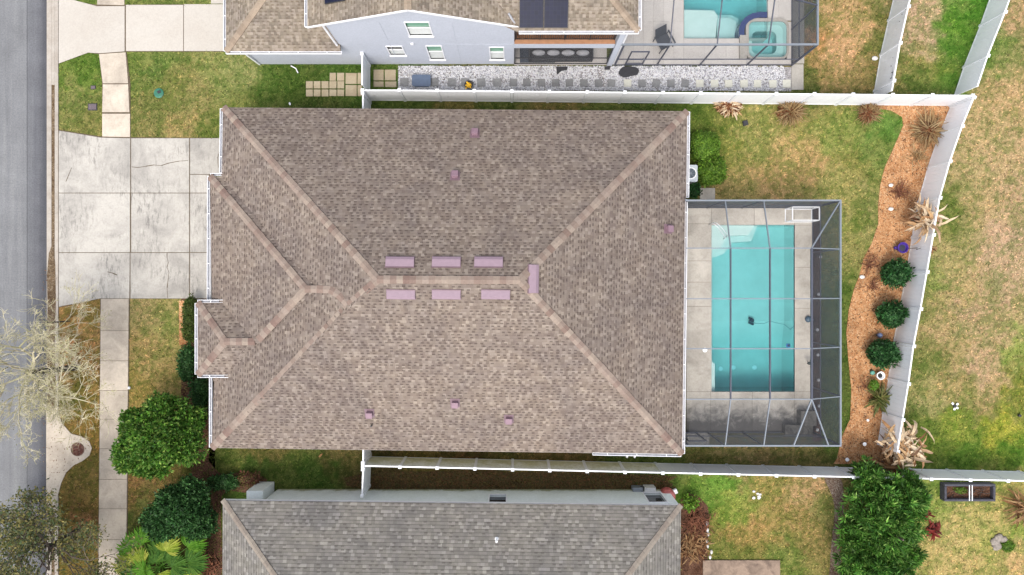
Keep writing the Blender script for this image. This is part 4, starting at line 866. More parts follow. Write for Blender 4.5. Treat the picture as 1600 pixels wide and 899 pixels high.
SF = [tp(px, 728.5+(px-566)*.0228) for px in (567, 625, 683, 742, 801, 859, 917.5, 976.5, 1035.5, 1094.5, 1153.5, 1213, 1272.5, 1334, 1394, 1455, 1516, 1575, 1634)]
fence('mossy_vinyl_fence', 'long white vinyl fence with green moss stains above the grey roofed house', SF, M['vinyl'], lambda i: M['moss_vinyl'] if i < 8 else M['streak_vinyl'])
fence('short_fence', 'short white vinyl fence section below the south eave of the brown roofed house', [(tp(567, 728)[0], tp(567, 728)[1]+.14), (tp(567, 728)[0]+.02, -7.5)], M['vinyl'], skip_last=True)
fence('fence_gate', 'narrow white vinyl fence section ending at the pale mossy wall', [(tp(567, 729)[0], tp(567, 729)[1]-.14), tp(565.5, 775)], M['vinyl'])
EF0 = [(25.4, 17.5), (24.75, 15.75), tp(1575, 2), tp(1563, 32), tp(1544, 87)]; EF0 = [(25.3, 17.4), (24.72, 15.65), tp(1575, -2), tp(1563.5, 31.5) ]
EFN = [(25.9, 18.6), (25.25, 16.9), (24.6, 15.15), (23.98, 13.4), tp(1544, 87), (22.62, 9.72)]
fence('back_fence', 'slanting white vinyl fence at the upper right, beyond the patchy green yard', EFN, M['streak_vinyl'], skip_last=True)
EF = [tp(1523, 148), tp(1504, 197), tp(1485, 252), tp(1469, 309), tp(1459, 367), tp(1449, 425), tp(1439, 483), tp(1428, 541), tp(1420, 600), tp(1411, 656), tp(1403, 706)]
EF[0] = (EF[0][0]-.02, EF[0][1]-.13)
fence('east_fence', 'white vinyl fence running beside the curved orange mulch bed', EF, M['streak_vinyl'])
NEF = [tp(1437, -100), tp(1433, -45), tp(1420, 10), tp(1407, 67), tp(1397, 126), (NF[14][0]-.03, NF[14][1]+.14)]
fence('yard_divider_fence', 'white vinyl fence with a string of lights between the two upper yards', NEF, M['vinyl'], skip_last=True)
# ================================================================== POOLS
def pool(name, label, rect, floorz, steps, watertop, wm, loc):
    x0, x1, y0, y1 = rect; t = thing(name, label, 'swimming pool', loc)
    m = MB(); m.add([(x0, y0, .045), (x1, y0, .045), (x1, y1, .045), (x0, y1, .045)]+[(x0, y0, floorz(x0, y0)), (x1, y0, floorz(x1, y0)), (x1, y1, floorz(x1, y1)), (x0, y1, floorz(x0, y1))], [(0, 1, 5, 4), (1, 2, 6, 5), (2, 3, 7, 6), (3, 0, 4, 7)])
    K_ = 24; ys_ = [y0+(y1-y0)*i/K_ for i in range(K_+1)]; vs = []
    for y in ys_: vs += [(x0, y, floorz(x0, y)), (x1, y, floorz(x1, y))]
    m.add(vs, [(2*i, 2*i+1, 2*i+3, 2*i+2) for i in range(K_)]); m.build('basin', M['plaster'], t)
    mw = MB(); mw.box((x0+.001, y0+.001, -3.2), (x1-.001, y1-.001, watertop)); mw.build('water', wm, t)
    for st in steps:
        m = MB(); m.prism(st[0], -2.9, st[1]); m.build('step', M['plaster'], t)
    return t
h0 = holes[0]; zdeep = lambda x, y: -1.3 if y > -1.8 else (-1.3-.35*min(1, (-1.8-y)/1.4))
Wp = lambda px, py: P(px, py, -.2)[:2]
stp = [([(h0[0]+.002, h0[3]-.002), (h0[0]+.002, P(0, 392)[1]), (P(1128, 0)[0], P(0, 386)[1]), (P(1141, 0)[0], P(0, 368)[1]), (P(1172, 0)[0], P(0, 367)[1]), (P(1181, 0)[0], h0[3]-.002)], -.28),
       ([(h0[0]+.003, h0[3]-.003), (h0[0]+.003, P(0, 405)[1]), (P(1136, 0)[0], P(0, 396)[1]), (P(1150, 0)[0], P(0, 378)[1]), (P(1180, 0)[0], P(0, 376)[1]), (P(1190, 0)[0], h0[3]-.003)], -.60),
       ([(h0[0]+.002, P(0, 563)[1]), (P(1120, 0)[0], P(0, 570)[1]), (P(1120, 0)[0], h0[2]+.002), (h0[0]+.002, h0[2]+.002)], -.35)]
pl = pool('swimming_pool', 'rectangular turquoise swimming pool under the screen cage', h0, zdeep, stp, -.06, M['water'], (11.5, -1, 0))
tm = MB(); x0, x1, y0, y1 = h0
for q in (((x0-.02, y0-.02, -.10), (x1+.02, y0, .04)), ((x0-.02, y1, -.10), (x1+.02, y1+.02, .04)), ((x0-.02, y0, -.10), (x0, y1, .04)), ((x1, y0, -.10), (x1+.02, y1, .04))): tm.box(*q)
tm.build('waterline_tile', plain('blue grey tile', (.10, .17, .22), .3, var=.2, scale=14), pl)
dz = -2.06
for px, py in ((1125, 576), (1145, 574), (1178, 574)):
    x = (px-800)*(H+1.7)/F; y = (449.5-py)*(H+1.7)/F; m = MB(); m.lathe((x, y, zdeep(x, y)), [(.0, .0), (.12, .0), (.12, .05), (.0, .06)], 14); m.build('main_drain', M['vinyl_cap'], pl)
h1 = holes[1]; shelf = [([(h1[0]+.002, h1[2]+.002), (P(1120, 0)[0], h1[2]+.002), (P(1124, 0)[0], P(0, 22)[1]), (P(1118, 0)[0], P(0, 13)[1]), (h1[0]+.002, P(0, 12)[1])], -.28), ([(P(1124, 0)[0], h1[2]+.003), (P(1158, 0)[0], h1[2]+.003), (P(1155, 0)[0], P(0, 28)[1]), (P(1145, 0)[0], P(0, 22)[1]), (P(1126, 0)[0], P(0, 22)[1])], -.5), ([(P(1127, 0)[0], h1[2]+.004), (P(1164, 0)[0], h1[2]+.004), (P(1162, 0)[0], P(0, 20)[1]), (P(1150, 0)[0], P(0, 14)[1]), (P(1128, 0)[0], P(0, 14)[1])], -.8)]
p2 = pool('neighbour_pool', 'turquoise pool with a pale shallow shelf inside the dark framed upper cage', h1, lambda x, y: -1.5, shelf, -.06, M['water2'], (P(1110, 0)[0], 14, 0))
# spa: raised square tub with rounded blue tile wall
sp_ = thing('spa', 'small square hot tub with dark blue tile rim beside the upper pool', 'hot tub', (P(1198, 0)[0], P(0, 62)[1], 0)); a = holes[2]
def rrect(x0, x1, y0, y1, r, n=6):
    out = []
    for cx, cy, s in ((x1-r, y1-r, 0), (x0+r, y1-r, 90), (x0+r, y0+r, 180), (x1-r, y0+r, 270)):
        for i in range(n+1): an = R(s+90*i/n); out.append((cx+r*math.cos(an), cy+r*math.sin(an)))
    return out
def ring(outer, inner, z0, z1):
    m = MB(); n = len(outer); vs = [(x, y, z1) for x, y in outer]+[(x, y, z1) for x, y in inner]+[(x, y, z0) for x, y in outer]+[(x, y, z0) for x, y in inner]
    fs = []
    for i in range(n):
        j = (i+1) % n; fs += [(i, j, n+j, n+i), (i, 2*n+i, 2*n+j, j), (n+i, n+j, 3*n+j, 3*n+i), (2*n+i, 3*n+i, 3*n+j, 2*n+j)]
    m.add(vs, fs); return m
so_ = rrect(a[0]-.02, a[1]-.04, a[2]+.04, a[3]+.06, .5); si_ = rrect(a[0]+.0, a[1]-.02, a[2]+.02, a[3]-.02, .35)
ring(rrect(a[0]-.10, a[1]+.06, a[2]-.06, a[3]+.10, .40), rrect(a[0]+.05, a[1]-.05, a[2]+.05, a[3]-.06, .3), -1.4, .16).build('rim', M['coping'], sp_)
q_ = [(1159, 57), (1159, 46), (1162, 37), (1168, 30), (1177, 25), (1188, 23), (1199, 23)]; pth = [W0 for W0 in [Vector(P(x, y, .2)) for x, y in q_]]
ot = []; it_ = []
for k, p in enumerate(pth):
    d_ = (pth[min(k+1, len(pth)-1)]-pth[max(k-1, 0)]).normalized(); nn_ = Vector((-d_.y, d_.x, 0)); ot.append((p+nn_*.14)[:2]); it_.append((p-nn_*.14)[:2])
m = MB(); m.prism(ot+it_[::-1], -1.3, .20); m.build('tile_rim', M['tile_blue'], sp_)
m = MB(); m.prism(rrect(a[0]+.04, a[1]-.04, a[2]+.04, a[3]-.05, .3), -1.1, -.95); 
m.build('tub_floor', M['plaster'], sp_)
ring(rrect(a[0]+.051, a[1]-.051, a[2]+.051, a[3]-.061, .3), rrect(a[0]+.38, a[1]-.38, a[2]+.38, a[3]-.38, .3), -.94, -.36).build('bench', M['plaster'], sp_)
m = MB(); m.prism(rrect(a[0]+.052, a[1]-.052, a[2]+.052, a[3]-.062, .3), -.92, .1); m.build('water', M['water2'], sp_)
m = MB(); 
m.box((P(1156, 0, .2)[0], P(0, 92, .2)[1], .07), (P(1167, 0, .2)[0], P(0, 55, .2)[1], .21)); m.build('stone_ledge', M['coping'], sp_)
# ================================================================== CAGES
def cage(name, label, loc, xl, xr, yt, yb, xi, yit, yib, zo, zi, bx, by, doors, wallmat, endmat, closed_left=False, dark=False):
    t = thing(name, label, 'screen enclosure', loc); lm = M['metal_dark'] if dark else M['metal_light']; dm = M['metal_dark']
    # outer eave frame and corner posts
    m = MB()
    m.bar((xl-.1, yt, zo), (xr+.03, yt, zo), .07, .12); m.bar((xr, yt-.036, zo), (xr, yb+.036, zo), .07, .12); m.bar((xl-.1, yb, zo), (xr+.03, yb, zo), .07, .12); m.build('eave_beam', lm if not dark else M['metal_light'], t)
    for x, y in ((xr, yt), (xr, yb), (xl+.05, yt), (xl+.05, yb)):
        m = MB(); m.box((x-.04, y-.04, .05), (x+.04, y+.04, zo-.06)); m.build('post', dm, t)
    for x in bx:
        if yt is not None:
            for y, yi in ((yt, yit), (yb, yib)):
                if yi is None: continue
                m = MB(); m.bar((x, y, .05), (x, y, zo-.06), .05, .07); m.build('post', dm, t); m = MB(); m.bar((x, y, zo+.01), (x, yi, zi), .042, .08); m.build('rafter', lm if not dark else dm, t)
        m = MB(); m.bar((x, yit if yit is not None else yt, zi), (x, yib if yib is not None else yb, zi), .055, .10); m.build('roof_beam', dm, t)
    for y in by:
        m = MB(); m.bar((xl-.26, y, zi+.003), (xi, y, zi+.003), .045, .09); m.build('roof_beam', lm, t)
        m = MB(); m.bar((xi, y, zi), (xr, y, zo+.01), .042, .08); m.build('rafter', lm, t); m = MB(); m.bar((xr, y, .05), (xr, y, zo-.06), .05, .07); m.build('post', dm, t)
    m = MB(); m.bar((xi, yit if yit is not None else yt, zi), (xi, yib if yib is not None else yb, zi), .07, .11); m.build('roof_beam', dm, t)
    if yit is not None: m = MB(); m.bar((xr, yt, zo+.01), (xi, yit, zi), .05, .08); m.build('hip_rafter', lm, t)
    if yib is not None and not dark:
        for p in ((xr-.56, yb), (xi-.5, yb)): m = MB(); m.bar((p[0], p[1], zo+.01), (xi, yib, zi), .05, .08); m.build('hip_rafter', lm, t)
    # mid rails and kick rails
    m = MB()
    for z in (.12, 1.0):
        m.bar((xl, yt, z), (xr, yt, z), .04, .05); m.bar((xr, yt, z), (xr, yb, z), .04, .05); m.bar((xl, yb, z), (xr, yb, z), .04, .05)
    m.build('mid_rail', dm, t)
    # screens
    it = yit if yit is not None else yt; ib = yib if yib is not None else yb
    def sc(nm, q, mt): m = MB(); m.add(q, [(0, 1, 2, 3)]); m.build(nm, mt, t)
    sc('roof_screen', [(xl-.26, ib, zi), (xi, ib, zi), (xi, it, zi), (xl-.26, it, zi)], M['screen_roof'])
    if yit is not None: sc('roof_screen', [(xl, it, zi), (xi, it, zi), (xr, yt, zo), (xl, yt, zo)], M['screen_slope'])
    if yib is not None: sc('roof_screen', [(xl, yb, zo), (xr, yb, zo), (xi, ib, zi), (xl, ib, zi)], M['screen_slope'])
    sc('roof_screen', [(xi, ib, zi), (xr, yb, zo), (xr, yt, zo), (xi, it, zi)], M['screen_slope'])
    sc('wall_screen', [(xl, yt, .05), (xr, yt, .05), (xr, yt, zo), (xl, yt, zo)], endmat); sc('wall_screen', [(xl, yb, .05), (xr, yb, .05), (xr, yb, zo), (xl, yb, zo)], endmat)
    sc('wall_screen', [(xr, yb, .05), (xr, yt, .05), (xr, yt, zo), (xr, yb, zo)], wallmat)
    for x0, y in doors:
        m = MB()
        for q in (((x0, y-.03, .1), (x0+.05, y+.03, 2.1)), ((x0+.85, y-.03, .1), (x0+.9, y+.03, 2.1)), ((x0+.051, y-.029, 2.05), (x0+.849, y+.029, 2.1)), ((x0+.051, y-.029, .101), (x0+.849, y+.029, .3)), ((x0+.051, y-.028, .95), (x0+.849, y+.028, 1.02))): m.box(*q)
        g = m.build('screen_door', dm, t); m = MB(); m.box((x0+.78, y-.07, 1.05), (x0+.82, y-.031, 1.15)); m.build('handle', M['metal_light'], g)
    return t
cg = cage('pool_cage', 'large aluminium screen enclosure over the rectangular pool of the brown roofed house', (12, -1.6, 0), 8.21, P(1313, 0, 3.05)[0], P(0, 313.5, 3.05)[1], P(0, 696.5, 3.05)[1], P(1268, 0, 3.85)[0], P(0, 388, 3.85)[1], P(0, 624, 3.85)[1], 3.05, 3.85,
    [P(1133, 0, 3.05)[0], P(1193, 0, 3.05)[0]], [P(0, y, 3.85)[1] for y in (388, 467, 545, 624)], [(8.5, P(0, 696.5, 3.05)[1])], M['screen_wall'], M['screen_end'])
cg2 = cage('dark_pool_cage', 'dark framed screen enclosure over the upper pool beside the two storey house', (9.6, 14, 0), 5.2, 14.3, 18.6, 11.37, 12.73, None, 13.2, 3.05, 3.85,
    [7.4, 9.6, 12.0], [13.2, 15.5], [(5.75, 11.37)], M['screen_wall'], M['screen_slope'], dark=True)
# ================================================================== OBJECTS
ORD = ['first', 'second', 'third', 'fourth', 'fifth', 'sixth', 'seventh', 'eighth', 'ninth', 'tenth', 'eleventh', 'twelfth', 'thirteenth', 'fourteenth', 'fifteenth', 'sixteenth', 'seventeenth', 'eighteenth', 'nineteenth', 'twentieth', 'twenty first', 'twenty second', 'twenty third', 'twenty fourth', 'twenty fifth', 'twenty sixth']
def W(px, py, z=0): return Vector(P(px, py, z))
M['paver'] = concrete('beige pavers', A(222, 206, 176), A(190, 165, 130), .5, 2, .0); M['stone_grey'] = concrete('grey stepping stone', A(176, 176, 176), A(130, 130, 134), .6, 3, 0); M['stone_pale'] = concrete('pale stepping stone', A(232, 230, 216, .66), A(205, 202, 190, .62), .4, 3, 0)
def paver(name, label, cat, rect, mat, group, z=.045, rz=0):
    x0, y0 = P(rect[0], rect[1])[:2]; x1, y1 = P(rect[2], rect[3])[:2]; m = MB(); g = .012; m.box((x0+g, y1+g, 0), (x1-g, y0-g, z), rz)
    props(m.build(name, mat, bevel=.012), label, cat, group)
rows = {'top': [(515, 114, 525.6, 127), (526.5, 114, 538.5, 127), (539.8, 114.3, 558, 132), (558.6, 114, 566, 132)], 'middle': [(478, 127, 489.5, 139), (490, 127, 501.5, 139), (502.3, 127, 514, 139), (514.5, 127, 526.5, 139), (527, 127, 538.5, 139)],
    'bottom': [(478, 140, 489.5, 151.5), (490, 140, 501.5, 151.5), (502.3, 140, 514, 151.5), (514.5, 140, 526.5, 151), (527, 140, 538.5, 151), (539.8, 133, 558, 151), (558.6, 133, 566, 151)]}
for rw, ls in rows.items():
    for i, r in enumerate(ls):
        paver('paver', f'beige paver, {ORD[i]} from left in the {rw} row west of the fence gate', 'paver', r, M['paver'], 'beige pavers leading to the fence gate', rz=R(random.uniform(-1, 1)))
for i, (r, w_) in enumerate((((583.5, 109, 600, 126.5), 'upper left'), ((601, 109, 619, 126.5), 'upper right'), ((583.5, 127.5, 600, 136.5), 'lower left, stained'), ((601.5, 127.5, 620, 137), 'lower right'))):
    paver('paver', f'beige paver beside the white gravel, {w_} of the four', 'paver', r, M['paver'], 'beige pavers between the fence and the gravel')
sx = [632, 656, 679, 706, 727, 752, 777, 802, 823, 846, 868, 889.5, 912, 935, 955, 980.5, 1003, 1025, 1048, 1070, 1093, 1116, 1138, 1162, 1183, 1207, 1228.5]
for i, x in enumerate(sx[:27]):
    if i >= 26: continue
    big = i < 7; h = 6.2 if not big else 6.8; y = 129+i*.11
    pale = i in (15,) or i >= 20
    paver('stepping_stone', f'{"pale" if pale else "grey"} square stepping stone in the white gravel, {ORD[i]} from the left', 'stepping stone', (x-h, y-h, x+h, y+h), M['stone_pale'] if pale else M['stone_grey'], 'stepping stones along the gravel strip', z=.075, rz=R(random.uniform(-5, 5)))
paver('stepping_stone', 'pale square stepping stone standing last beside the side walk, right end of the gravel strip', 'stepping stone', (1222, 125, 1235, 138), M['stone_pale'], 'stepping stones along the gravel strip', z=.075)
# fabric patches on the gravel
def flat(name, label, cat, px, z, mat, th=.012, group=None):
    m = MB(); m.prism([P(*p)[:2] for p in px], z-th, z); props(m.build(name, mat), label, cat, group)
flat('weed_cloth', 'black weed cloth showing through the white gravel, widest patch', 'weed cloth', curve([(966, 116), (972, 106), (985, 105), (997, 108), (996, 117), (985, 120), (975, 122)], 3), .082, M['black'])
flat('weed_cloth', 'black weed cloth corner showing left in the white gravel below the lanai screen', 'weed cloth', [(869, 105), (887, 105), (886, 110), (877, 112), (870, 118)], .082, M['black'])
flat('weed_cloth', 'small black weed cloth scrap at the foot of the corner column', 'weed cloth', [(944, 105), (954, 104), (952, 110), (944, 110)], .082, M['black'])
# dark tray and yellow rimmed pot by the fence
t = thing('storage_tray', 'dark blue grey plastic tray lying on the white gravel beside the fence', 'tray', W(660, 129)); m = MB(); m.prism(rrect(W(647, 0).x, W(672, 0).x, W(0, 137).y, W(0, 121).y, .08), .08, .30); m.build('body', plain('slate plastic', (.09, .12, .17), .5), t)
m = MB(); m.prism(rrect(W(645, 0).x, W(674, 0).x, W(0, 138).y, W(0, 120).y, .1), .301, .34); m.build('lid', plain('slate lid', (.07, .10, .16), .5), t)
def pot(name, label, px, py, r, h, mat, fill, parts_mat=None):
    x, y, _ = P(px, py); t = thing(name, label, 'pot', (x, y, 0)); m = MB(); m.lathe((x, y, .03), [(r*.7, 0), (r, h), (r*1.12, h), (r*1.12, h+.03), (r*.88, h+.03), (r*.84, h-.05)], 20); m.build('body', mat, t, smooth=False)
    m = MB(); m.lathe((x, y, .03), [(.001, h-.06), (r*.83, h-.06), (r*.83, h-.055), (.001, h-.03)], 16); m.build('soil', fill, t); return t
BLK = M['black']
t = pot('flower_pot', 'round black pot filled with bright yellow flowers beside the long fence', 733, 135, .20, .22, BLK, plain('yellow flowers', (.75, .42, .02), .8, var=.3, scale=25)); m = MB(); x, y, _ = P(733, 135)
for i in range(16): m.blob((x+random.gauss(0, .07), y+random.gauss(0, .07), .24+random.uniform(0, .05)), (.05, .05, .03), i, 1, .2)
m.build('flowers', plain('yellow petals', (.80, .45, .02), .7), t)
# lounge chair on the neighbour's deck
ch = thing('lounge_chair', 'dark grey armchair standing at an angle on the neighbour pool deck', 'chair', W(1037, 70)); c0 = W(1038, 66, .4); an = R(28); U = Vector((math.cos(an), math.sin(an), 0)); V_ = Vector((-math.sin(an), math.cos(an), 0)); CM = plain('dark grey sling', (.035, .04, .05), .7)
def cb(nm, a, b2, mt=CM): m = MB(); m.obox((c0.x, c0.y, .06), U, V_, (0, 0, 1), a, b2); m.build(nm, mt, ch, bevel=.01)
cb('seat', (-.32, -.32, .34), (.32, .34, .40)); m = MB(); m.bar((c0+V_*.36+Vector((0, 0, -.0))), (c0+V_*.62+Vector((0, 0, .55))), .62, .05, up=(0, 0, 1)); m.build('backrest', CM, ch)
for s in (-1, 1):
    cb('armrest', (s*.38-.04, -.36, .56), (s*.38+.04, .40, .60)); 
    for q in (-.33, .36): cb('leg', (s*.38-.02, q-.02, 0), (s*.38+.02, q+.02, .559))
for i, px in enumerate((1011.0,)): pass
# string lights along the divider fence
sl_ = thing('string_lights', 'dark cable of small bulbs strung along the yard divider fence', 'string lights', (NEF[1][0], NEF[1][1], 1.7)); m = MB(); bulbs = []
cp_ = [(1416, 14), (1411, 22), (1407, 33), (1403, 45), (1405, 56), (1407, 64), (1400, 78), (1397, 90), (1394, 103), (1395, 113), (1393, 122)]; cw = []
for px, py in cp_:
    x, y = NEF[2] if 0 else (0, 0); yy = P(0, py, 1.6)[1]; f = (yy-NEF[5][1])/(NEF[1][1]-NEF[5][1]); fx = NEF[5][0]+(NEF[1][0]-NEF[5][0])*f; zz = 1.75
    # cable lies just west of the panel: height follows from where it hangs
    for _ in range(6): yy = P(0, py, zz)[1]; f = (yy-NEF[5][1])/(NEF[1][1]-NEF[5][1]); fx = NEF[5][0]+(NEF[1][0]-NEF[5][0])*f-.06; zz = max(1.0, min(1.74, H-F*fx/(px-800)))
    cw.append((fx, yy, zz))
m.tube(cw, .012, 5); m.build('cable', BLK, sl_)
for c in cw[::1]: m = MB(); m.blob((c[0]-.01, c[1], c[2]-.05), (.03, .03, .04), 1, 1, .0); m.build('bulb', BLK, sl_)
# lids in the verge, sprinkler box, round cover
LID = plain('brown utility lid', (.10, .075, .085), .7, var=.35, scale=30)
for px, py, s, lb in ((146, 137, .13, 'small black square utility lid in the grass verge between kerb and sidewalk'), (145, 167.5, .24, 'larger brown rectangular utility box lid in the grass verge')):
    x, y, _ = P(px, py); t = thing('utility_box', lb, 'utility lid', (x, y, 0)); m = MB(); m.box((x-s, y-s*.75, 0), (x+s, y+s*.75, .03)); m.build('frame', BLK, t, bevel=.01); m = MB(); m.box((x-s*.82, y-s*.58, .031), (x+s*.82, y+s*.58, .045)); m.build('lid', LID, t, bevel=.005)
x, y, _ = P(248.5, 146); t = thing('round_cover', 'green round utility cover set in the front lawn', 'utility cover', (x, y, 0)); m = MB(); m.lathe((x, y, 0), [(.25, 0), (.25, .04), (.18, .06), (.001, .065)], 20); m.build('lid', M['green_plastic'], t); m = MB(); m.box((x-.05, y-.02, .07), (x+.12, y+.12, .085), .4); m.build('handle', BLK, t)
x, y, _ = P(122, 702); t = thing('drain_grate', 'round rusty brown drain cover full of leaves in the concrete apron', 'drain', (x, y, 0)); m = MB(); m.lathe((x, y, .03), [(.35, 0), (.35, .03), (.31, .04), (.31, .012), (.001, .012)], 24); m.build('rim', plain('rust', (.13, .07, .05), .9, var=.4, scale=20), t)
m = MB(); 
for i in range(70):
    a = random.uniform(0, 6.28); r = .29*math.sqrt(random.random()); m.obox((x+r*math.cos(a), y+r*math.sin(a), .05+random.uniform(0, .03)), (math.cos(a*3), math.sin(a*3), .2), (-math.sin(a*3), math.cos(a*3), 0), (0, 0, 1), (-.035, -.02, 0), (.035, .02, .004))
m.build('leaves', islandmat('dry leaves', [A(120, 70, 60), A(150, 92, 76), A(90, 55, 50)], .9), t)
x, y, _ = P(203, 606); t = thing('path_marker', 'small white round marker at the sidewalk edge of the front lawn', 'marker', (x, y, 0)); m = MB(); m.lathe((x, y, 0), [(.05, 0), (.075, .08), (.05, .12), (.001, .13)], 12); m.build('cap', M['vinyl_cap'], t, smooth=True)
# slim dark post by the kerb
x, y, _ = P(109, 502); t = thing('mailbox_post', 'slim dark post standing in the dry verge below the driveway corner', 'post', (x, y, 0)); m = MB(); m.tube([(x, y, 0), (x, y, 1.75)], .035, 8); m.build('pole', M['bark_dark'], t); m = MB(); m.box((x-.10, y-.07, 1.75), (x+.10, y+.07, 1.95)); m.build('head', M['bark_dark'], t, bevel=.03)
# air conditioner
x, y = P(1079, 271, .85)[:2]; ac = thing('air_conditioner', 'pale square air conditioner unit with top fan beside the hedge', 'air conditioner', (x, y, 0)); m = MB(); m.prism(rrect(x-.36, x+.36, y-.42, y+.42, .08), .02, .84); m.build('cabinet', plain('grey enamel', (.44, .48, .52), .4), ac); ring([(x+.3*math.cos(k*.314), y+.3*math.sin(k*.314)) for k in range(20)], [(x+.25*math.cos(k*.314), y+.25*math.sin(k*.314)) for k in range(20)], .841, .875).build('fan_ring', M['trim'], ac)
m = MB(); m.lathe((x, y, .842), [(.249, 0), (.249, .006), (.001, .006)], 20); m.build('fan_well', plain('fan well', (.06, .08, .10), .6), ac); m = MB()
for k in range(8): a = k*.785; m.obox((x, y, .855), (math.cos(a), math.sin(a), 0), (-math.sin(a), math.cos(a), 0), (0, 0, 1), (.03, -.012, 0), (.245, .012, .01))
m.lathe((x, y, .85), [(.06, 0), (.06, .03), (.001, .032)], 12); m.build('fan_grille', M['metal_light'], ac)
# things round the brown house pool
hr_ = thing('pool_handrail', 'bent white metal handrail at the steps of the turquoise pool', 'handrail', W(1105, 352)); PM = plain('polished white rail', (.72, .72, .75), .2)
for dxy in (0, 4):
    a0 = W(1107+dxy*.9, 352-dxy*.4); m = MB(); b0 = W(1132+dxy, 372-dxy*.7)
    m.tube([(a0.x, a0.y, .05), (a0.x-.02, a0.y+.02, .75), (a0.x+.06, a0.y-.05, .88), (a0.x+.25, a0.y-.2, .86), (b0.x-.2, b0.y+.2, .35), (b0.x, b0.y, .1), (b0.x+.05, b0.y-.05, -.4)], .022, 8); m.build('rail', PM, hr_, smooth=True)
tb = thing('metal_table_frame', 'open white metal cube frame standing at the upper right corner of the pool deck', 'frame', W(1245, 338)); lo = [W(1227, 347, .06), W(1268, 347, .06), W(1268, 327, .06), W(1227, 327, .06)]; dx = 0
hi = [Vector((v.x, v.y, .95)) for v in lo]
for q in (lo, hi):
    for i in range(4): m = MB(); m.bar(q[i], q[(i+1) % 4], .045, .045); m.build('rail', M['vinyl_cap'], tb)
for i in range(4): m = MB(); m.bar(lo[i]+Vector((0, 0, .023)), hi[i]-Vector((0, 0, .023)), .045, .045); m.build('leg', M['vinyl_cap'], tb)
x, y = P(1174.5, 502, -1.15)[:2]; rb = thing('pool_cleaner', 'small dark pool cleaning robot with a thin hose on the pool floor', 'pool cleaner', (x, y, -1.25)); DB = plain('navy plastic', (.01, .03, .06), .5)
m = MB(); m.box((x-.11, y-.09, -1.24), (x+.11, y+.09, -1.08), R(-25)); m.build('body', DB, rb, bevel=.03)
for s in (-1, 1): m = MB(); m.tube([(x-.15, y+s*.12+.05, -1.17), (x+.10, y+s*.12-.06, -1.17)], .06, 10); m.build('roller', DB, rb)
m = MB(); hp = [(1176, 503), (1184, 506), (1193, 506), (1203, 502), (1214, 505), (1225, 507), (1234, 514), (1239, 524), (1236, 531)]; pp = [W(a, b2, -.5) for a, b2 in hp]; pp[0].z = -1.1; pp[1].z = -.8; m.tube(pp, .014, 5); m.build('hose', plain('grey hose', (.10, .22, .25), .5), rb)
x, y = P(1231, 540, -.1)[:2]; t = thing('skimmer_basket', 'small blue square float at the right edge of the pool', 'float', (x, y, -.1)); m = MB(); m.box((x-.10, y-.10, -.10), (x+.10, y+.10, -.02)); m.build('body', plain('blue float', (.03, .12, .32), .5), t, bevel=.02); m = MB(); m.box((x-.05, y-.05, -.019), (x+.05, y+.05, .01)); m.build('handle', DB, t)
x, y, _ = P(1101, 547); m = MB(); m.lathe((x, y, .05), [(.12, 0), (.12, .012), (.1, .018), (.001, .02)], 20); m.build('skimmer_lid', M['vinyl_cap'], pl)
x, y, _ = P(1261, 499); t = thing('garden_ornament', 'blue grey lumpy turtle ornament on the deck right of the pool', 'ornament', (x, y, .05)); BG = plain('slate blue glaze', (.05, .09, .13), .4, var=.3, scale=20); m = MB(); m.blob((x, y, .16), (.16, .17, .13), 3, 2, .08); m.build('shell', BG, t, smooth=True); m = MB(); m.blob((x+.2, y-.02, .14), (.08, .06, .06), 3, 2, .05); m.build('head', BG, t, smooth=True)
x, y, _ = P(1259, 566); t = thing('heron_statue', 'thin dark metal bird statue on the deck near the planting strip', 'statue', (x, y, .05)); SM = plain('dark bronze', (.04, .05, .05), .5); m = MB(); m.blob((x, y, .55), (.17, .09, .10), 5, 2, .06); m.build('body', SM, t, smooth=True); m = MB(); m.tube([(x-.12, y+.03, .6), (x-.2, y+.08, .8), (x-.15, y+.12, .95), (x-.22, y+.2, .98)], .03, 6, .012); m.build('neck', SM, t)
for s in (-1, 1): m = MB(); m.tube([(x+.03, y+s*.03, .5), (x+.06, y+s*.05-.05, .3), (x+.04, y+s*.06, .06)], .014, 5); m.build('leg', SM, t)
ps = [((1226, 659, 1284, 676), .55), ((1252, 637, 1272, 660), .95)]
t = thing('stone_planter', 'two tier grey stone block seat in the lower right corner of the cage', 'planter', W(1250, 655))
GS = concrete('weathered stone', A(150, 145, 138), A(70, 68, 66), .9, 2.5, 0)
for (a, b2, c, d2), hh in (((1221, 662, 1262, 676), .50), ((1244, 640, 1266, 661), .62)):
    m = MB(); v0 = W(a, b2); v1 = W(c, d2); m.box((v0.x, v1.y, .05), (v1.x, v0.y, hh)); g = m.build('block', GS, t, bevel=.02); m = MB(); m.box((v0.x-.03, v1.y-.03, hh+.001), (v1.x+.03, v0.y+.03, hh+.05)); m.build('cap_stone', GS, g, bevel=.01)
for i, (px, py) in enumerate(((1278, 402), (1275, 460), (1273, 515), (1274, 554), (1275, 593), (1276, 633), (1273, 670))):
    x, y, _ = P(px, py); t = thing('garden_light', f'small round white garden light in the strip beside the pool cage, {ORD[i]} from the top', 'light', (x, y, 0), 'lights in the strip beside the cage'); m = MB(); m.tube([(x, y, 0), (x, y, .28)], .02, 6); m.build('stake', BLK, t); m = MB(); m.lathe((x, y, .28), [(.075, 0), (.08, .03), (.03, .06), (.001, .065)], 14); m.build('cap', M['vinyl_cap'], t)
# plants in the strip are inside the dark slope: little litter only
M['litter'] = islandmat('reddish dead leaves', [A(150, 84, 50), A(176, 110, 70), A(120, 66, 42), A(206, 150, 104)], .85, .15, 6, transl=.15)
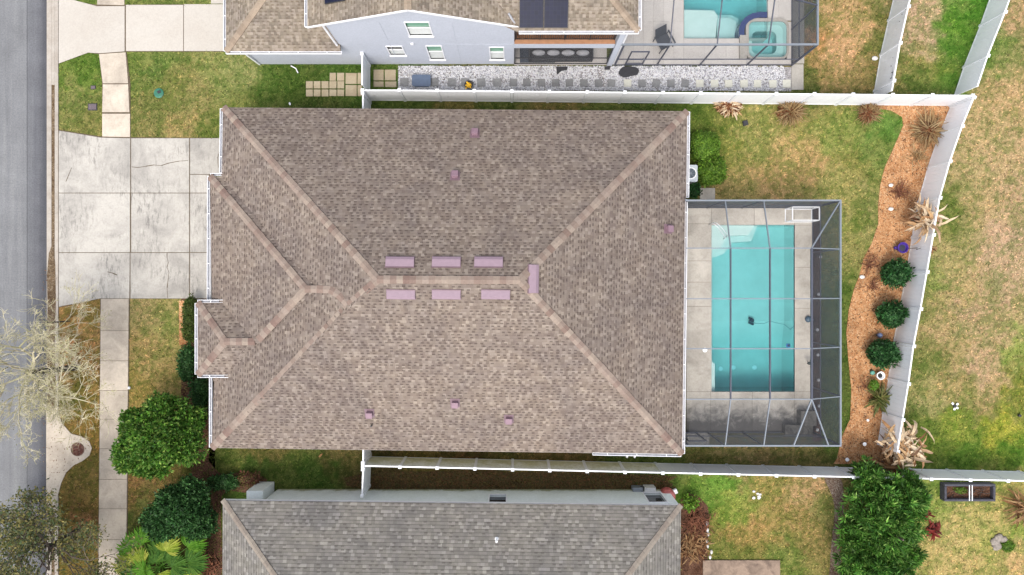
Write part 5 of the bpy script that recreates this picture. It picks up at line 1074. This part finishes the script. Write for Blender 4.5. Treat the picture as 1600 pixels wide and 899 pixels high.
# ---- mulch bed things
G_R = leafm('shrub leaves', [A(30, 74, 36, .6), A(48, 98, 46, .6), A(62, 118, 56, .6), A(38, 86, 42, .6), A(110, 158, 96, .6)])
for (px, py, r, sd, lb) in ((1399, 427, .74, 3, 'round dark green clipped shrub in the mulch bed, uppermost of three beside the east fence'), (1391, 492, .72, 4, 'round dark green clipped shrub in the mulch bed, middle of three beside the east fence'), (1379, 552, .78, 5, 'round dark green clipped shrub in the mulch bed, lowest of three above the white pot')):
    shrub('round_shrub', lb, 'shrub', px, py, .62, (r, r*.93, .62), 5200, .10, G_R, 'round shrubs in the mulch bed', sd, lumps=14, fill=.35, low=-.6)
PUR = plain('purple glaze', (.05, .02, .22), .25, var=.2)
t = pot('purple_pot', 'glossy purple round pot in the mulch bed beside a leaning dry plant', 1404, 388, .25, .36, PUR, plain('soil', (.03, .03, .05), .9)); x, y, _ = P(1396, 388); m = MB(); m.blob((x-.02, y, .2), (.08, .09, .12), 2, 2, .05); m.build('handle', PUR, t, smooth=True)
DRY = [A(168, 118, 74), A(196, 150, 104), A(214, 176, 128), A(150, 98, 62), A(122, 80, 54)]
M['dry'] = islandmat('dry leaves tan', DRY, .85, .2, 6, transl=.15); M['cream'] = islandmat('dry banana leaves', [A(246, 218, 178, .7), A(250, 232, 204, .75), A(226, 186, 138, .65), A(190, 140, 96, .6), A(248, 226, 192, .7), A(140, 92, 64, .55)], .85, .22, 5, transl=.2)
M['straw'] = islandmat('straw', [A(206, 174, 122), A(184, 146, 98), A(222, 194, 146), A(150, 112, 76)], .85, .2, 5, transl=.15); M['brownstalk'] = islandmat('brown stalks', [A(120, 76, 56), A(150, 96, 72), A(180, 118, 88), A(96, 64, 50)], .85, .2, 5)
M['yg'] = islandmat('palm green', [A(110, 170, 50), A(140, 190, 60), A(90, 150, 50), A(170, 190, 80)], .55, .12, 4, transl=.25); M['olive'] = islandmat('olive green', [A(100, 120, 55), A(130, 140, 70), A(160, 150, 90), A(84, 104, 50)], .6, .15, 4, transl=.2)
bladeplant('dry_stalk_plant', 'small dry brown seed head leaning over the east fence beside the purple pot', 'dry plant', 1430, 390, 46, .30, .06, (0, 1.2), (.4, 1.6), M['dry'], 'leaf', z0=1.15, spread=.06, seed=4)
m = MB(); a0 = W(1414, 389); m.tube([(a0.x, a0.y, .3), (a0.x+.35, a0.y, .9), W(1432, 390, 1.3)], .02, 6); 
props(m.build('bent_stem', M['bark_dark']), 'bent dark stem rising from the purple pot to the dry seed head', 'stem')
x, y, _ = P(1370.5, 523.5); t = thing('gazing_ball', 'blue grey glass gazing ball between two round shrubs', 'ball', (x, y, 0)); m = MB(); m.lathe((x, y, .02), [(.08, 0), (.06, .1), (.09, .16)], 12); m.build('base', BG, t); m = MB(); m.blob((x, y, .27), (.13, .13, .13), 1, 3, 0); m.build('ball', plain('blue mirror glass', (.16, .20, .34), .15), t, smooth=True)
pot('white_pot', 'white round pot with dark soil below the lowest round shrub', 1371, 586, .19, .28, M['vinyl_cap'], plain('dark soil', (.03, .03, .03), .9))
x, y, _ = P(1361, 582); t = thing('green_ornament', 'small teal green glazed jar beside the white pot', 'jar', (x, y, 0)); m = MB(); m.lathe((x, y, .02), [(.06, 0), (.11, .08), (.12, .14), (.07, .2), (.05, .2)], 14); m.build('body', plain('teal glaze', (.10, .30, .24), .3), t, smooth=True)
bladeplant('spiky_palm', 'young feathery green palm below the white pot in the mulch bed', 'palm', 1371, 622, 90, .80, .075, (.2, 1.3), (.6, 1.6), M['olive'], 'frond', spread=.08, seed=8, wob=.1)
crown('tuft', (P(1366, 602, .4)[0], P(1366, 602, .4)[1], .35), (.28, .3, .25), 500, .09, M['yg'], bpy.data.objects['spiky_palm'], seed=3)
bladeplant('banana_plant', 'large frost killed banana plant with cream leaves hanging over the east fence', 'banana plant', 1424, 347, 120, .85, .13, (-.5, 1.2), (.5, 1.7), M['cream'], 'leaf', spread=.22, seed=11, trunk=1.5, wob=.25, twist=1.3)
bladeplant('banana_plant', 'large dead banana clump with curling cream leaves at the fence corner', 'banana plant', 1392, 686, 170, .85, .13, (-.5, 1.2), (.5, 1.8), M['cream'], 'leaf', spread=.38, seed=12, trunk=1.5, wob=.3, twist=1.5)
bladeplant('dead_palm', 'tan dead palm fronds lying between the fence corner and the big conifer', 'dead palm', 1378, 722, 60, 1.3, .13, (.0, 1.0), (.4, 1.4), M['dry'], 'frond', spread=.25, seed=13, trunk=.9, wob=.15, twist=.6)
for i, (px, py, n, ln, wd, mt, lb, sd, rs) in enumerate(((1137, 166, 130, .62, .11, 'cream', 'dry cream and brown plant with broad curled leaves below the long fence', 21, (.1, 1.2)), (1232, 176, 300, .80, .035, 'straw', 'dry tan mop of thin stems below the long fence, above the pool cage corner', 22, (.2, 1.4)),
    (1355, 178, 220, .62, .03, 'straw', 'small dry brown tuft at the left end of the mulch bed', 23, (.3, 1.5)), (1447, 205, 200, .95, .045, 'straw', 'dry straw coloured fountain grass in the upper corner of the mulch bed', 24, (.15, 1.1)))):
    bladeplant('dry_shrub', lb, 'dry plant', px, py, n, ln, wd, rs, (.5, 1.9), M[mt], 'leaf', spread=.10, seed=sd, wob=.28, twist=.9)
    crown('dead_leaves', (*P(px, py)[:2], .12), (.72 if i < 2 else .55, .55 if i < 2 else .5, .30), 1000, .12, M['litter'], bpy.data.objects['dry_shrub' if i == 0 else 'dry_shrub.%03d' % i], seed=sd, fill=.05)
    x, y, _ = P(px, py); m = MB(); rr = random.Random(sd)
    for k in range(26): a = rr.uniform(0, 6.28); l = rr.uniform(.2, .6); m.tube([(x+rr.gauss(0, .08), y+rr.gauss(0, .08), .05), (x+l*.6*math.cos(a), y+l*.6*math.sin(a), l*.7), (x+l*math.cos(a+.4), y+l*math.sin(a+.4), l*.8)], .016, 4, .006)
    m.build('stem', M['brownstalk'], bpy.data.objects['dry_shrub' if i == 0 else 'dry_shrub.%03d' % i])
for i, (px, py, n, lb) in enumerate(((1405, 300, 50, 'sparse brown dry twigs in the mulch bed beside two white stones'), (1358, 410, 34, 'low dark dry twigs at the lawn edge of the mulch bed above the round shrubs'), (1362, 446, 30, 'low dry twigs in the mulch bed left of the uppermost round shrub'), (1345, 600, 14, 'tiny dark dry sprig in the mulch bed left of the feathery palm'), (1432, 245, 40, 'thin brown dry grass beside the slanting part of the east fence'))):
    bladeplant('dry_sprig', lb, 'dry plant', px, py, n, .62 if n > 30 else .4, .03, (.1, 1.2), (.2, 1.5), M['brownstalk'] if i != 4 else M['straw'], 'twig', spread=.16, seed=40+i, wob=.3)
STN = plain('white stone', (.62, .60, .58), .8, var=.15, scale=15)
for i, (px, py, r, lb) in enumerate(((1391, 290, .13, 'smooth white stone in the mulch bed, upper of two beside the dry twigs'), (1391, 327, .14, 'flat white stone in the mulch bed, lower of two left of the banana plant'), (1346, 433, .14, 'small white stone at the lawn edge of the mulch bed'), (1366, 143, .16, 'white rock in the corner of the upper yard beside the divider fence'))):
    x, y, _ = P(px, py if i < 3 else 92); m = MB(); m.blob((x, y, .06), (r, r*.7, .07), 60+i, 2, .12); props(m.build('white_stone', STN, smooth=True), lb, 'stone')
for i, (px, py, lb) in enumerate(((1346, 692, 'round white garden lamp in the mulch bed near the dead palm'), (1319, 716, 'round white garden lamp at the lower tip of the mulch bed'), (1351, 655, 'small pale garden lamp in the mulch below the feathery palm'))):
    x, y, _ = P(px, py); t = thing('path_lamp', lb, 'garden lamp', (x, y, 0), 'garden lamps in the mulch bed'); m = MB(); m.tube([(x, y, 0), (x, y, .3)], .02, 6); m.build('stake', BLK, t); m = MB(); r = .10 if i < 2 else .07; m.lathe((x, y, .3), [(r*.9, 0), (r, .03), (r*.5, .07), (.001, .08)], 16); m.build('cap', M['vinyl_cap'], t)
x, y, _ = P(1164, 193); t = thing('valve_box', 'small black square lid in the back lawn below the leftmost dry plant', 'utility lid', (x, y, 0)); m = MB(); m.box((x-.13, y-.13, 0), (x+.13, y+.13, .1), .2); m.build('box', BLK, t, bevel=.01); m = MB(); m.box((x-.1, y-.1, .101), (x+.1, y+.1, .12), .2); m.build('lid', BLK, t)
# hedge beside the air conditioner
G_B = leafm('bright hedge leaves', [A(84, 128, 34, .58), A(110, 156, 44, .58), A(132, 174, 56, .58), A(70, 110, 30, .58), A(160, 194, 76, .62)])
shrub('hedge', 'bright green clipped hedge bush at the right wall of the brown roofed house', 'hedge', 1112, 268, .65, (.72, .80, .62), 6500, .085, G_B, None, 31, lumps=16, box=.45, fill=.4, low=-.6)
crown('foliage', (*P(1102, 228, .7)[:2], .6), (.78, .82, .6), 6000, .085, G_B, bpy.data.objects['hedge'], lumps=14, box=.45, fill=.4, low=-.6, seed=30)
shrub('small_bush', 'small dark green bush between the hedge and the pool cage', 'bush', 1083, 299, .4, (.36, .38, .38), 1600, .08, G_R, None, 32)
# ---- right of the fence, lower yards
cf = leafm('conifer foliage', [A(48, 96, 32, .68), A(74, 126, 42, .7), A(104, 154, 58, .72), A(56, 106, 36, .68), A(152, 188, 92, .74)])
x, y, _ = P(1352, 806); t = thing('conifer_tree', 'big bushy dark green conifer beside the sandy path in the lower right yard', 'tree', (x, y, 0)); m = MB(); m.tube([(x, y, 0), (x+.03, y, 1.5), (x, y, 3.4)], .14, 9, .04); m.build('trunk', M['bark'], t)
for k, (px, py, z, rad, n) in enumerate(((1372, 800, 1.7, (1.6, 1.8, 1.5), 20000), (1362, 872, 1.5, (1.5, 1.6, 1.3), 17000), (1402, 770, 1.5, (.95, .9, 1.2), 9000), (1350, 748, 1.4, (.55, .8, 1.1), 5000), (1396, 850, 1.3, (.95, 1.5, 1.1), 9000), (1340, 835, 1.3, (.9, 1.1, 1.0), 7000), (1365, 940, 1.4, (1.5, 1.2, 1.2), 9000))):
    sprays('foliage', (*P(px, py, z)[:2], z), [v*random.uniform(.88, 1.12) for v in rad], n//34, 26, .23, cf, t, seed=70+k, low=-.4, fill=.05, lumps=34, spread=1.25)
    sprays('foliage', (*P(px, py, z)[:2], z), [v*1.12 for v in rad], n//200, 30, .27, cf, t, seed=170+k, low=0, fill=.8, lumps=34, spread=1.1)
x0, y0, _ = P(1468, 753); pb_ = thing('raised_planter', 'black fabric raised garden bed below the long lower fence, with dirt and twigs inside', 'planter', W(1509, 768)); bx0, bx1, by0, by1 = W(1468, 0).x, W(1547, 0).x, W(0, 780).y, W(0, 753).y; FB = plain('black fabric', (.045, .045, .06), .8, var=.25)
for q in (((bx0, by0, 0), (bx1, by0+.12, .42)), ((bx0, by1-.12, 0), (bx1, by1, .42)), ((bx0, by0+.121, 0), (bx0+.12, by1-.121, .42)), ((bx1-.12, by0+.121, 0), (bx1, by1-.121, .42))): m = MB(); m.box(*q); m.build('side', FB, pb_, bevel=.03)
m = MB(); m.box((bx0+.12, by0+.12, .02), (bx1-.12, by1-.12, .16)); m.build('soil', M['mulch_dark'], pb_)
for k in (-.06, .08): m = MB(); m.bar(((bx0+bx1)/2+k, by0+.05, .44), ((bx0+bx1)/2+k, by1-.05, .44), .035, .03); m.build('cross_bar', M['vinyl'], pb_)
m = MB(); rr = random.Random(5)
for i in range(14): a = rr.uniform(0, 6.28); xx = rr.uniform(bx0+.4, bx1-.4); yy = rr.uniform(by0+.3, by1-.3); m.tube([(xx, yy, .16), (xx+.3*math.cos(a), yy+.15*math.sin(a), .3), (xx+.45*math.cos(a+.3), yy+.2*math.sin(a+.3), .26)], .018, 5, .006)
m.build('dead_vines', M['bark_dark'], pb_); crown('weeds', (bx0+.9, by1-.35, .25), (.4, .2, .12), 260, .07, G_B, pb_, seed=4)
RED = islandmat('red leaves', [A(130, 34, 28), A(160, 50, 38), A(110, 28, 26), A(90, 40, 34)], .6, .15, 5, transl=.15)
bladeplant('red_plant', 'dark red broad leaved plant in the straw coloured lawn right of the conifer', 'plant', 1457, 827, 26, .42, .12, (.1, .9), (.3, 1.2), RED, 'leaf', spread=.14, seed=51)
bladeplant('red_plant', 'small dull red plant just above the larger red plant', 'plant', 1444, 805, 12, .3, .09, (.1, .9), (.3, 1.2), RED, 'leaf', spread=.1, seed=52)
bladeplant('dry_palm', 'dry orange tan palm fronds at the right edge below the lower fence', 'dead palm', 1592, 790, 44, 1.15, .07, (.0, .9), (.3, 1.2), M['dry'], 'frond', spread=.15, seed=53, trunk=.4, wob=.1, angc=3.3, angw=1.6)
x, y, _ = P(1563, 849); m = MB(); [m.blob((x+a_, y+b2_, .04), (c2_, c2_*.8, .07), 5, 2, .16) for a_, b2_, c2_ in ((-.3, .1, .26), (-.1, .28, .26), (.15, .2, .2), (-.2, -.15, .27))]; props(m.build('rock', concrete('rough pale rock', A(196, 184, 172), A(120, 112, 104), .8, 6, 0), smooth=True), 'flat pale grey rock in the straw coloured lawn near the right edge', 'rock')
crown('weed_patch', (x+.35, y-.15, .06), (.42, .34, .10), 700, .08, G_B, None, seed=9); props(bpy.data.objects['weed_patch'], 'green weed patch growing beside the flat pale rock', 'weeds')
for i, (px, py, lb) in enumerate(((1490, 634, 'white propeller shaped sprinkler with dark hub in the right field'), (1591, 649, 'small dark grey object in the grass at the right edge'))):
    x, y, _ = P(px, py); t = thing('yard_sprinkler', lb, 'sprinkler', (x, y, 0)); m = MB(); m.lathe((x, y, .02), [(.07, 0), (.07, .12), (.001, .13)], 10); m.build('hub', BLK, t)
    if i == 0:
        for a in (.6, 2.3, 4.6, 5.6): m = MB(); m.box((x+.16*math.cos(a)-.06, y+.16*math.sin(a)-.05, .08), (x+.16*math.cos(a)+.06, y+.16*math.sin(a)+.05, .11), a); m.build('blade', M['vinyl_cap'], t, bevel=.01)
for i in range(9):
    a = i*.7; px = 1184+random.uniform(-8, 8); py = 773+random.uniform(-6, 6); x, y, _ = P(px, py); m = MB(); m.blob((x, y, .05), (.08, .06, .05), i, 2, .15)
    props(m.build('cluster_stone', STN, smooth=True), 'small white stone in the tight cluster on the lower lawn', 'stone', 'cluster of white stones on the lower lawn')
for i, py in enumerate((817, 828, 834, 845, 853, 862, 870)):
    x, y, _ = P(1105+(i % 3)-(1 if i < 5 else -4), py); m = MB(); m.blob((x, y, .06), (.07, .11, .06), 90+i, 2, .12); props(m.build('edging_stone', STN, smooth=True), f'white edging stone beside the brown dead bushes, {ORD[i]} from the top', 'stone', 'white edging stones beside the dead bushes')
bladeplant('dead_bush', 'dark brown tangled dead bush beside the grey roofed house, upper one', 'dead bush', 1088, 815, 220, .55, .035, (.1, 1.3), (.3, 1.6), M['brownstalk'], 'twig', spread=.32, seed=61, wob=.3)
bladeplant('dead_bush', 'orange brown dry ferns beside the grey roofed house, lower one', 'dead bush', 1084, 852, 200, .55, .05, (.1, 1.2), (.3, 1.6), M['dry'], 'frond', spread=.30, seed=62, wob=.25)
shrub('small_bush', 'small bright green bush at the corner of the grey roofed house', 'bush', 1077, 784, .3, (.34, .34, .28), 700, .10, G_B, None, 33)
x, y, _ = P(1040, 775, .5); t = thing('red_bin', 'faded red plastic barrel at the corner of the pale mossy wall', 'barrel', (x, y, 0)); m = MB(); m.lathe((x+.1, y, .02), [(.30, 0), (.38, .25), (.38, .6), (.33, .72), (.30, .72)], 20); m.build('body', plain('faded red plastic', (.36, .09, .08), .6, var=.25), t, smooth=False); m = MB(); m.lathe((x+.1, y, .02), [(.001, .715), (.29, .715), (.29, .74), (.001, .76)], 20); m.build('lid', plain('red lid', (.40, .12, .11), .6), t)
x, y, _ = P(1054, 767); m = MB(); m.box((x-.11, y-.12, .02), (x+.11, y+.12, .2), .4); props(m.build('white_box', M['vinyl_cap'], bevel=.03), 'small white plastic box behind the red barrel', 'box')
x, y, _ = P(1038, 764); m = MB(); m.lathe((x, y, .02), [(.07, 0), (.09, .12), (.05, .2), (.001, .21)], 10); props(m.build('white_jug', M['vinyl_cap'], smooth=True), 'tiny white jug on the ground left of the red barrel', 'jug')
pu = thing('pool_pump', 'pale grey box pump unit standing against the mossy wall', 'pump', W(1003, 763)); 
for a, b2, c, d2, hh in ((986, 758, 1002, 766.5, .5), (1004, 757, 1021, 766, .62)): v0 = W(a, b2); v1 = W(c, d2); m = MB(); m.box((v0.x, v1.y+.06, .02), (v1.x, v0.y, hh)); g = m.build('cabinet', M['metal_light'] if hh < .6 else plain('pale cabinet', (.5, .5, .5), .5), pu, bevel=.02)
m = MB(); m.tube([W(1001, 761, .3), W(1003, 761, .35), W(1006, 761, .3)], .05, 8); m.build('pipe', BLK, pu)
for i, px in enumerate((980, 992)):
    x, y = P(px, 713, .9)[:2]; t = thing('wall_pipe', f'white elbow pipe sticking out under the south gutter, {"left" if i == 0 else "right"} one of two', 'pipe', (x, y, 0)); m = MB(); m.tube([(x, y+.5, .9), (x, y+.02, .9), (x, y-.06, .86), (x, y-.08, .7)], .05, 8); m.build('elbow', M['vinyl_cap'], t, smooth=True)
# ---- front planting
G_T = leafm('broad green leaves', [A(58, 104, 32, .6), A(82, 134, 42, .6), A(112, 160, 54, .62), A(66, 114, 36, .6), A(168, 198, 92, .66)])
G_D = leafm('dark shrub leaves', [A(38, 76, 36, .65), A(54, 100, 46, .65), A(76, 122, 62, .65), A(44, 86, 40, .65), A(112, 156, 90, .65)])
def leaftree(name, label, px, py, hgt, blobs, mat, size, seed, trunkr=.1, cx=None, aspect=.5, gap=.2, lumps=14):
    x, y, _ = P(px, py); t = thing(name, label, 'tree', (x, y, 0)); m = MB(); m.tube([(x, y, 0), (x+.04, y-.03, hgt*.4), (x, y, hgt*.62)], trunkr, 9, trunkr*.7); m.build('trunk', M['bark'], t); m = MB(); rr = random.Random(seed)
    for bl in blobs:
        c = Vector((*P(bl[0], bl[1], bl[2])[:2], bl[2]))
        for k in range(4): e = c+Vector((rr.uniform(-.6, .6)*bl[3][0], rr.uniform(-.6, .6)*bl[3][1], rr.uniform(-.1, .5)*bl[3][2])); m.tube([(x, y, hgt*.5), (Vector((x, y, hgt*.5))+e)/2+Vector((0, 0, -.1)), e], trunkr*.5, 6, .012)
    m.build('branches', M['bark'], t)
    for k, bl in enumerate(blobs): sprays('foliage', (*P(bl[0], bl[1], bl[2])[:2], bl[2]), bl[3], int(bl[4]*1.5)//9, 9, size*1.25, mat, t, seed=seed*10+k, low=-.3, fill=.12, lumps=lumps, aspect=.5, spread=1.5)
    return t
leaftree('broadleaf_tree', 'rounded bright green broadleaf tree between sidewalk and house front', 272, 668, 3.6, [(250, 680, 2.6, (1.45, 1.45, 1.15), 7000), (212, 702, 2.2, (1.0, 1.05, .8), 3200), (240, 722, 2.3, (1.1, .75, .75), 2600), (292, 690, 2.4, (1.05, 1.05, .8), 3400), (262, 640, 2.5, (1.0, .85, .8), 2800), (214, 660, 2.2, (.75, .7, .7), 1800), (305, 655, 2.2, (.65, .6, .6), 1300), (200, 722, 2.0, (.6, .5, .5), 900)], G_T, .125, 5)
leaftree('dark_shrub_tree', 'dense dark green shrub between the fan palm and the rounded bright tree', 298, 785, 2.4, [(285, 790, 1.6, (1.35, 1.25, 1.0), 6500), (258, 812, 1.5, (1.0, .95, .85), 3500), (312, 812, 1.4, (.9, .9, .8), 3000), (300, 770, 1.5, (.9, .8, .8), 2600)], G_D, .12, 6)
shrub('low_hedge', 'low dark green groundcover mound at the corner above the grey roofed house', 'shrub', 350, 754, .35, (.95, .42, .3), 2300, .09, G_D, None, 34)
shrub('low_hedge', 'low reddish brown leaved shrub beyond the dark groundcover mound', 'shrub', 388, 748, .3, (.65, .32, .26), 900, .09, islandmat('reddish leaves', [A(110, 60, 50), A(140, 84, 66), A(100, 96, 50), A(150, 140, 70)], .7, .15, 5), None, 35)
shrub('front_hedge', 'tall clipped green hedge between the driveway and the porch roof', 'hedge', 299, 500, .6, (.34, 1.2, .5), 4200, .08, leafm('olive hedge leaves', [A(80, 110, 40), A(110, 130, 50), A(64, 90, 34), A(130, 150, 70)]), None, 36, box=.6, lumps=12)
shrub('front_shrub', 'oblong dark green shrub left of the porch roof', 'shrub', 294, 568, .55, (.40, .95, .5), 4200, .09, G_D, None, 37, box=.4)
shrub('front_shrub', 'dark green shrub below the porch gutter at the house front', 'shrub', 314, 612, .55, (.45, .85, .5), 3600, .09, G_D, None, 38)
shrub('front_shrub', 'small yellow green bush between the rounded bright tree and the house front', 'shrub', 322, 640, .4, (.25, .35, .35), 900, .09, M['olive'], None, 39)
# fan palm
def fanpalm(px, py, label):
    x, y, _ = P(px, py); t = thing('fan_palm', label, 'palm', (x, y, 0)); m = MB(); m.tube([(x, y, 0), (x, y, .9)], .16, 10, .12); m.build('trunk', M['bark'], t); rr = random.Random(3)
    mt = []
    for k, cs in enumerate(([A(90, 150, 40, .58), A(116, 178, 50, .58), A(150, 200, 72, .6)], [A(176, 200, 66, .62), A(206, 210, 96, .66), A(134, 176, 52, .6)], [A(72, 124, 42, .55), A(96, 146, 52, .55), A(126, 166, 64, .55)])): mt.append(islandmat('palm frond green', cs, .5, .08, 3, transl=.3))
    spec = [(2.55, 1.45, .62), (3.05, 1.35, .62), (3.5, 1.2, .58), (2.1, 1.5, .5), (4.0, 1.15, .6), (4.6, 1.0, .6), (5.2, 1.1, .56), (5.8, 1.2, .56), (.15, 1.45, .6), (.62, 1.75, .58), (1.15, 1.0, .5), (1.6, .8, .5), (3.25, .65, .55), (4.3, .55, .55), (.1, .7, .5), (5.5, .6, .5), (2.75, .8, .55), (1.9, .35, .42), (3.7, .3, .4), (5.0, .3, .42), (.8, .5, .45)]
    for i, (a, pl_, fr) in enumerate([(q[0], q[1]*.98, q[2]*1.75) for q in spec]):
        g = MB(); z0 = .9+rr.uniform(-.05, .25); ex_ = Vector((x+pl_*math.cos(a), y+pl_*math.sin(a), z0+rr.uniform(.0, .45))); g.tube([(x, y, z0), ((x+ex_.x)/2, (y+ex_.y)/2, (z0+ex_.z)/2+.22), ex_], .025, 6, .014); p = g.build('petiole', M['yg'], t)
        f = MB(); nS = 22
        for s in range(nS):
            aa = a-1.75+3.5*s/(nS-1); l = fr*(.72+.28*math.cos(aa-a))*rr.uniform(.92, 1.06); bladegeo(f, tuple(ex_+Vector((0, 0, .01*(s % 2)))), aa, l, l*.15, .1, rr.uniform(.3, .8), seg=4, fold=.35, wob=.03, rr=rr)
        f.build('fan', mt[i % 3], p)
    return t
fanpalm(268, 872, 'bright green fan palm with splayed fronds beside the sidewalk at the bottom')
bladeplant('dry_fern', 'brown dead fern litter between the fan palm and the grey roofed house', 'dead fern', 328, 885, 90, .5, .05, (.0, 1.0), (.3, 1.3), M['brownstalk'], 'frond', spread=.25, seed=63)
# bare tree and thin leaved tree
def branchy(name, label, px, py, hgt, seed, spread, levels, mat, tr, lean=(0, 0), kids=3, first=.42, ends=None, decay=.72, updn=.5, barkm=None):
    x, y, _ = P(px, py); t = thing(name, label, 'tree', (x, y, 0)); rr = random.Random(seed); top = Vector((x+lean[0], y+lean[1], hgt*first)); m = MB(); m.tube([(x, y, 0), (x+lean[0]*.3, y+lean[1]*.3, hgt*first*.5), top], tr, 9, tr*.75); m.build('trunk', barkm or M['bark_dark'], t); m = MB(); tips = []
    def grow(p, d, ln, r, lv):
        mid = p+d*ln*.5+Vector((rr.gauss(0, .06), rr.gauss(0, .06), rr.gauss(0, .05)))*ln; d2 = (d+Vector((rr.gauss(0, .22), rr.gauss(0, .22), rr.gauss(0, .15)))).normalized(); e = mid+d2*ln*.5; r = max(r, .0085)
        m.tube([p, mid, e], r, 5 if lv > 2 else 3, r*.62, caps=False)
        if lv == 0: tips.append(e); return
        tips.append(e) if lv <= 1 else None
        for k in range(kids if lv > 1 else kids+1):
            q = p+(e-p)*rr.uniform(.35, 1) if k else e
            nd = (d2+Vector((rr.gauss(0, .62), rr.gauss(0, .62), rr.gauss(0, .4)+.05))).normalized(); grow(q, nd, ln*decay*rr.uniform(.75, 1.15), r*.60, lv-1)
    nb_ = 7
    for i in range(nb_): a = 6.283*i/nb_+rr.uniform(-.4, .4); grow(top-Vector((0, 0, rr.uniform(0, hgt*.1))), Vector((math.cos(a)*spread, math.sin(a)*spread, updn+rr.uniform(0, .4))).normalized(), hgt*.26*rr.uniform(.8, 1.2), .06, levels)
    m.build('branches', mat, t); return t, tips
bt_, tips = branchy('bare_tree', 'leafless pale twigged tree reaching over the road and kerb', 120, 574, 6.2, 4, 1.0, 6, M['twig'], .17, (-.75, .05), 3, decay=.74)
tp_ = np.array([tuple(v) for v in tips]); sel = rng.uniform(size=len(tp_)) < .35; V, Fq = leafquads(tp_[sel]+rng.normal(size=(sel.sum(), 3))*.08, rng.normal(size=(sel.sum(), 3))+np.array([0, 0, 1.]), .06, .5); npmesh('buds', V, Fq, islandmat('pale buds', [A(180, 180, 100), A(206, 204, 130), A(160, 164, 84)], .8, .1), bt_)
lt_, tips = branchy('thin_leaved_tree', 'sparse olive leaved tree over the kerb in the lower left corner', 124, 826, 5.2, 9, 1.0, 4, M['bark'], .10, (-.1, -.1), 3, decay=.80)
tp_ = np.array([tuple(v) for v in tips]); reps = 13; C = np.repeat(tp_, reps, 0)+rng.normal(size=(len(tp_)*reps, 3))*np.array([.20, .20, .14]); V, Fq = leafquads(C, rng.normal(size=C.shape)*.7+np.array([0, 0, 1.]), .135, .5); 
npmesh('foliage', V, Fq, leafm('olive dark leaves', [A(66, 88, 48, .7), A(84, 104, 56, .7), A(140, 130, 66, .7), A(78, 94, 66, .7), A(160, 146, 80, .7), A(54, 72, 42, .7)]), lt_, .7+.6*np.repeat(vnoise(C[:, 0], C[:, 1], .4, 3), 4)[:, None]*np.ones((1, 3)))
# little debris on the grass strips
for i, (px, py, lb) in enumerate(((499, 714, 'small dry tan leaf on the grass strip above the grey roofed house'), (454, 165, 'tiny white flag marker at the north eave of the brown roofed house'))):
    x, y, _ = P(px, py); m = MB(); bladegeo(m, (x, y, .05), .8+i, .26 if i == 0 else .16, .09, .3, .6); props(m.build('dry_leaf' if i == 0 else 'marker_flag', M['cream'] if i == 0 else M['vinyl_cap']), lb, 'leaf' if i == 0 else 'marker')
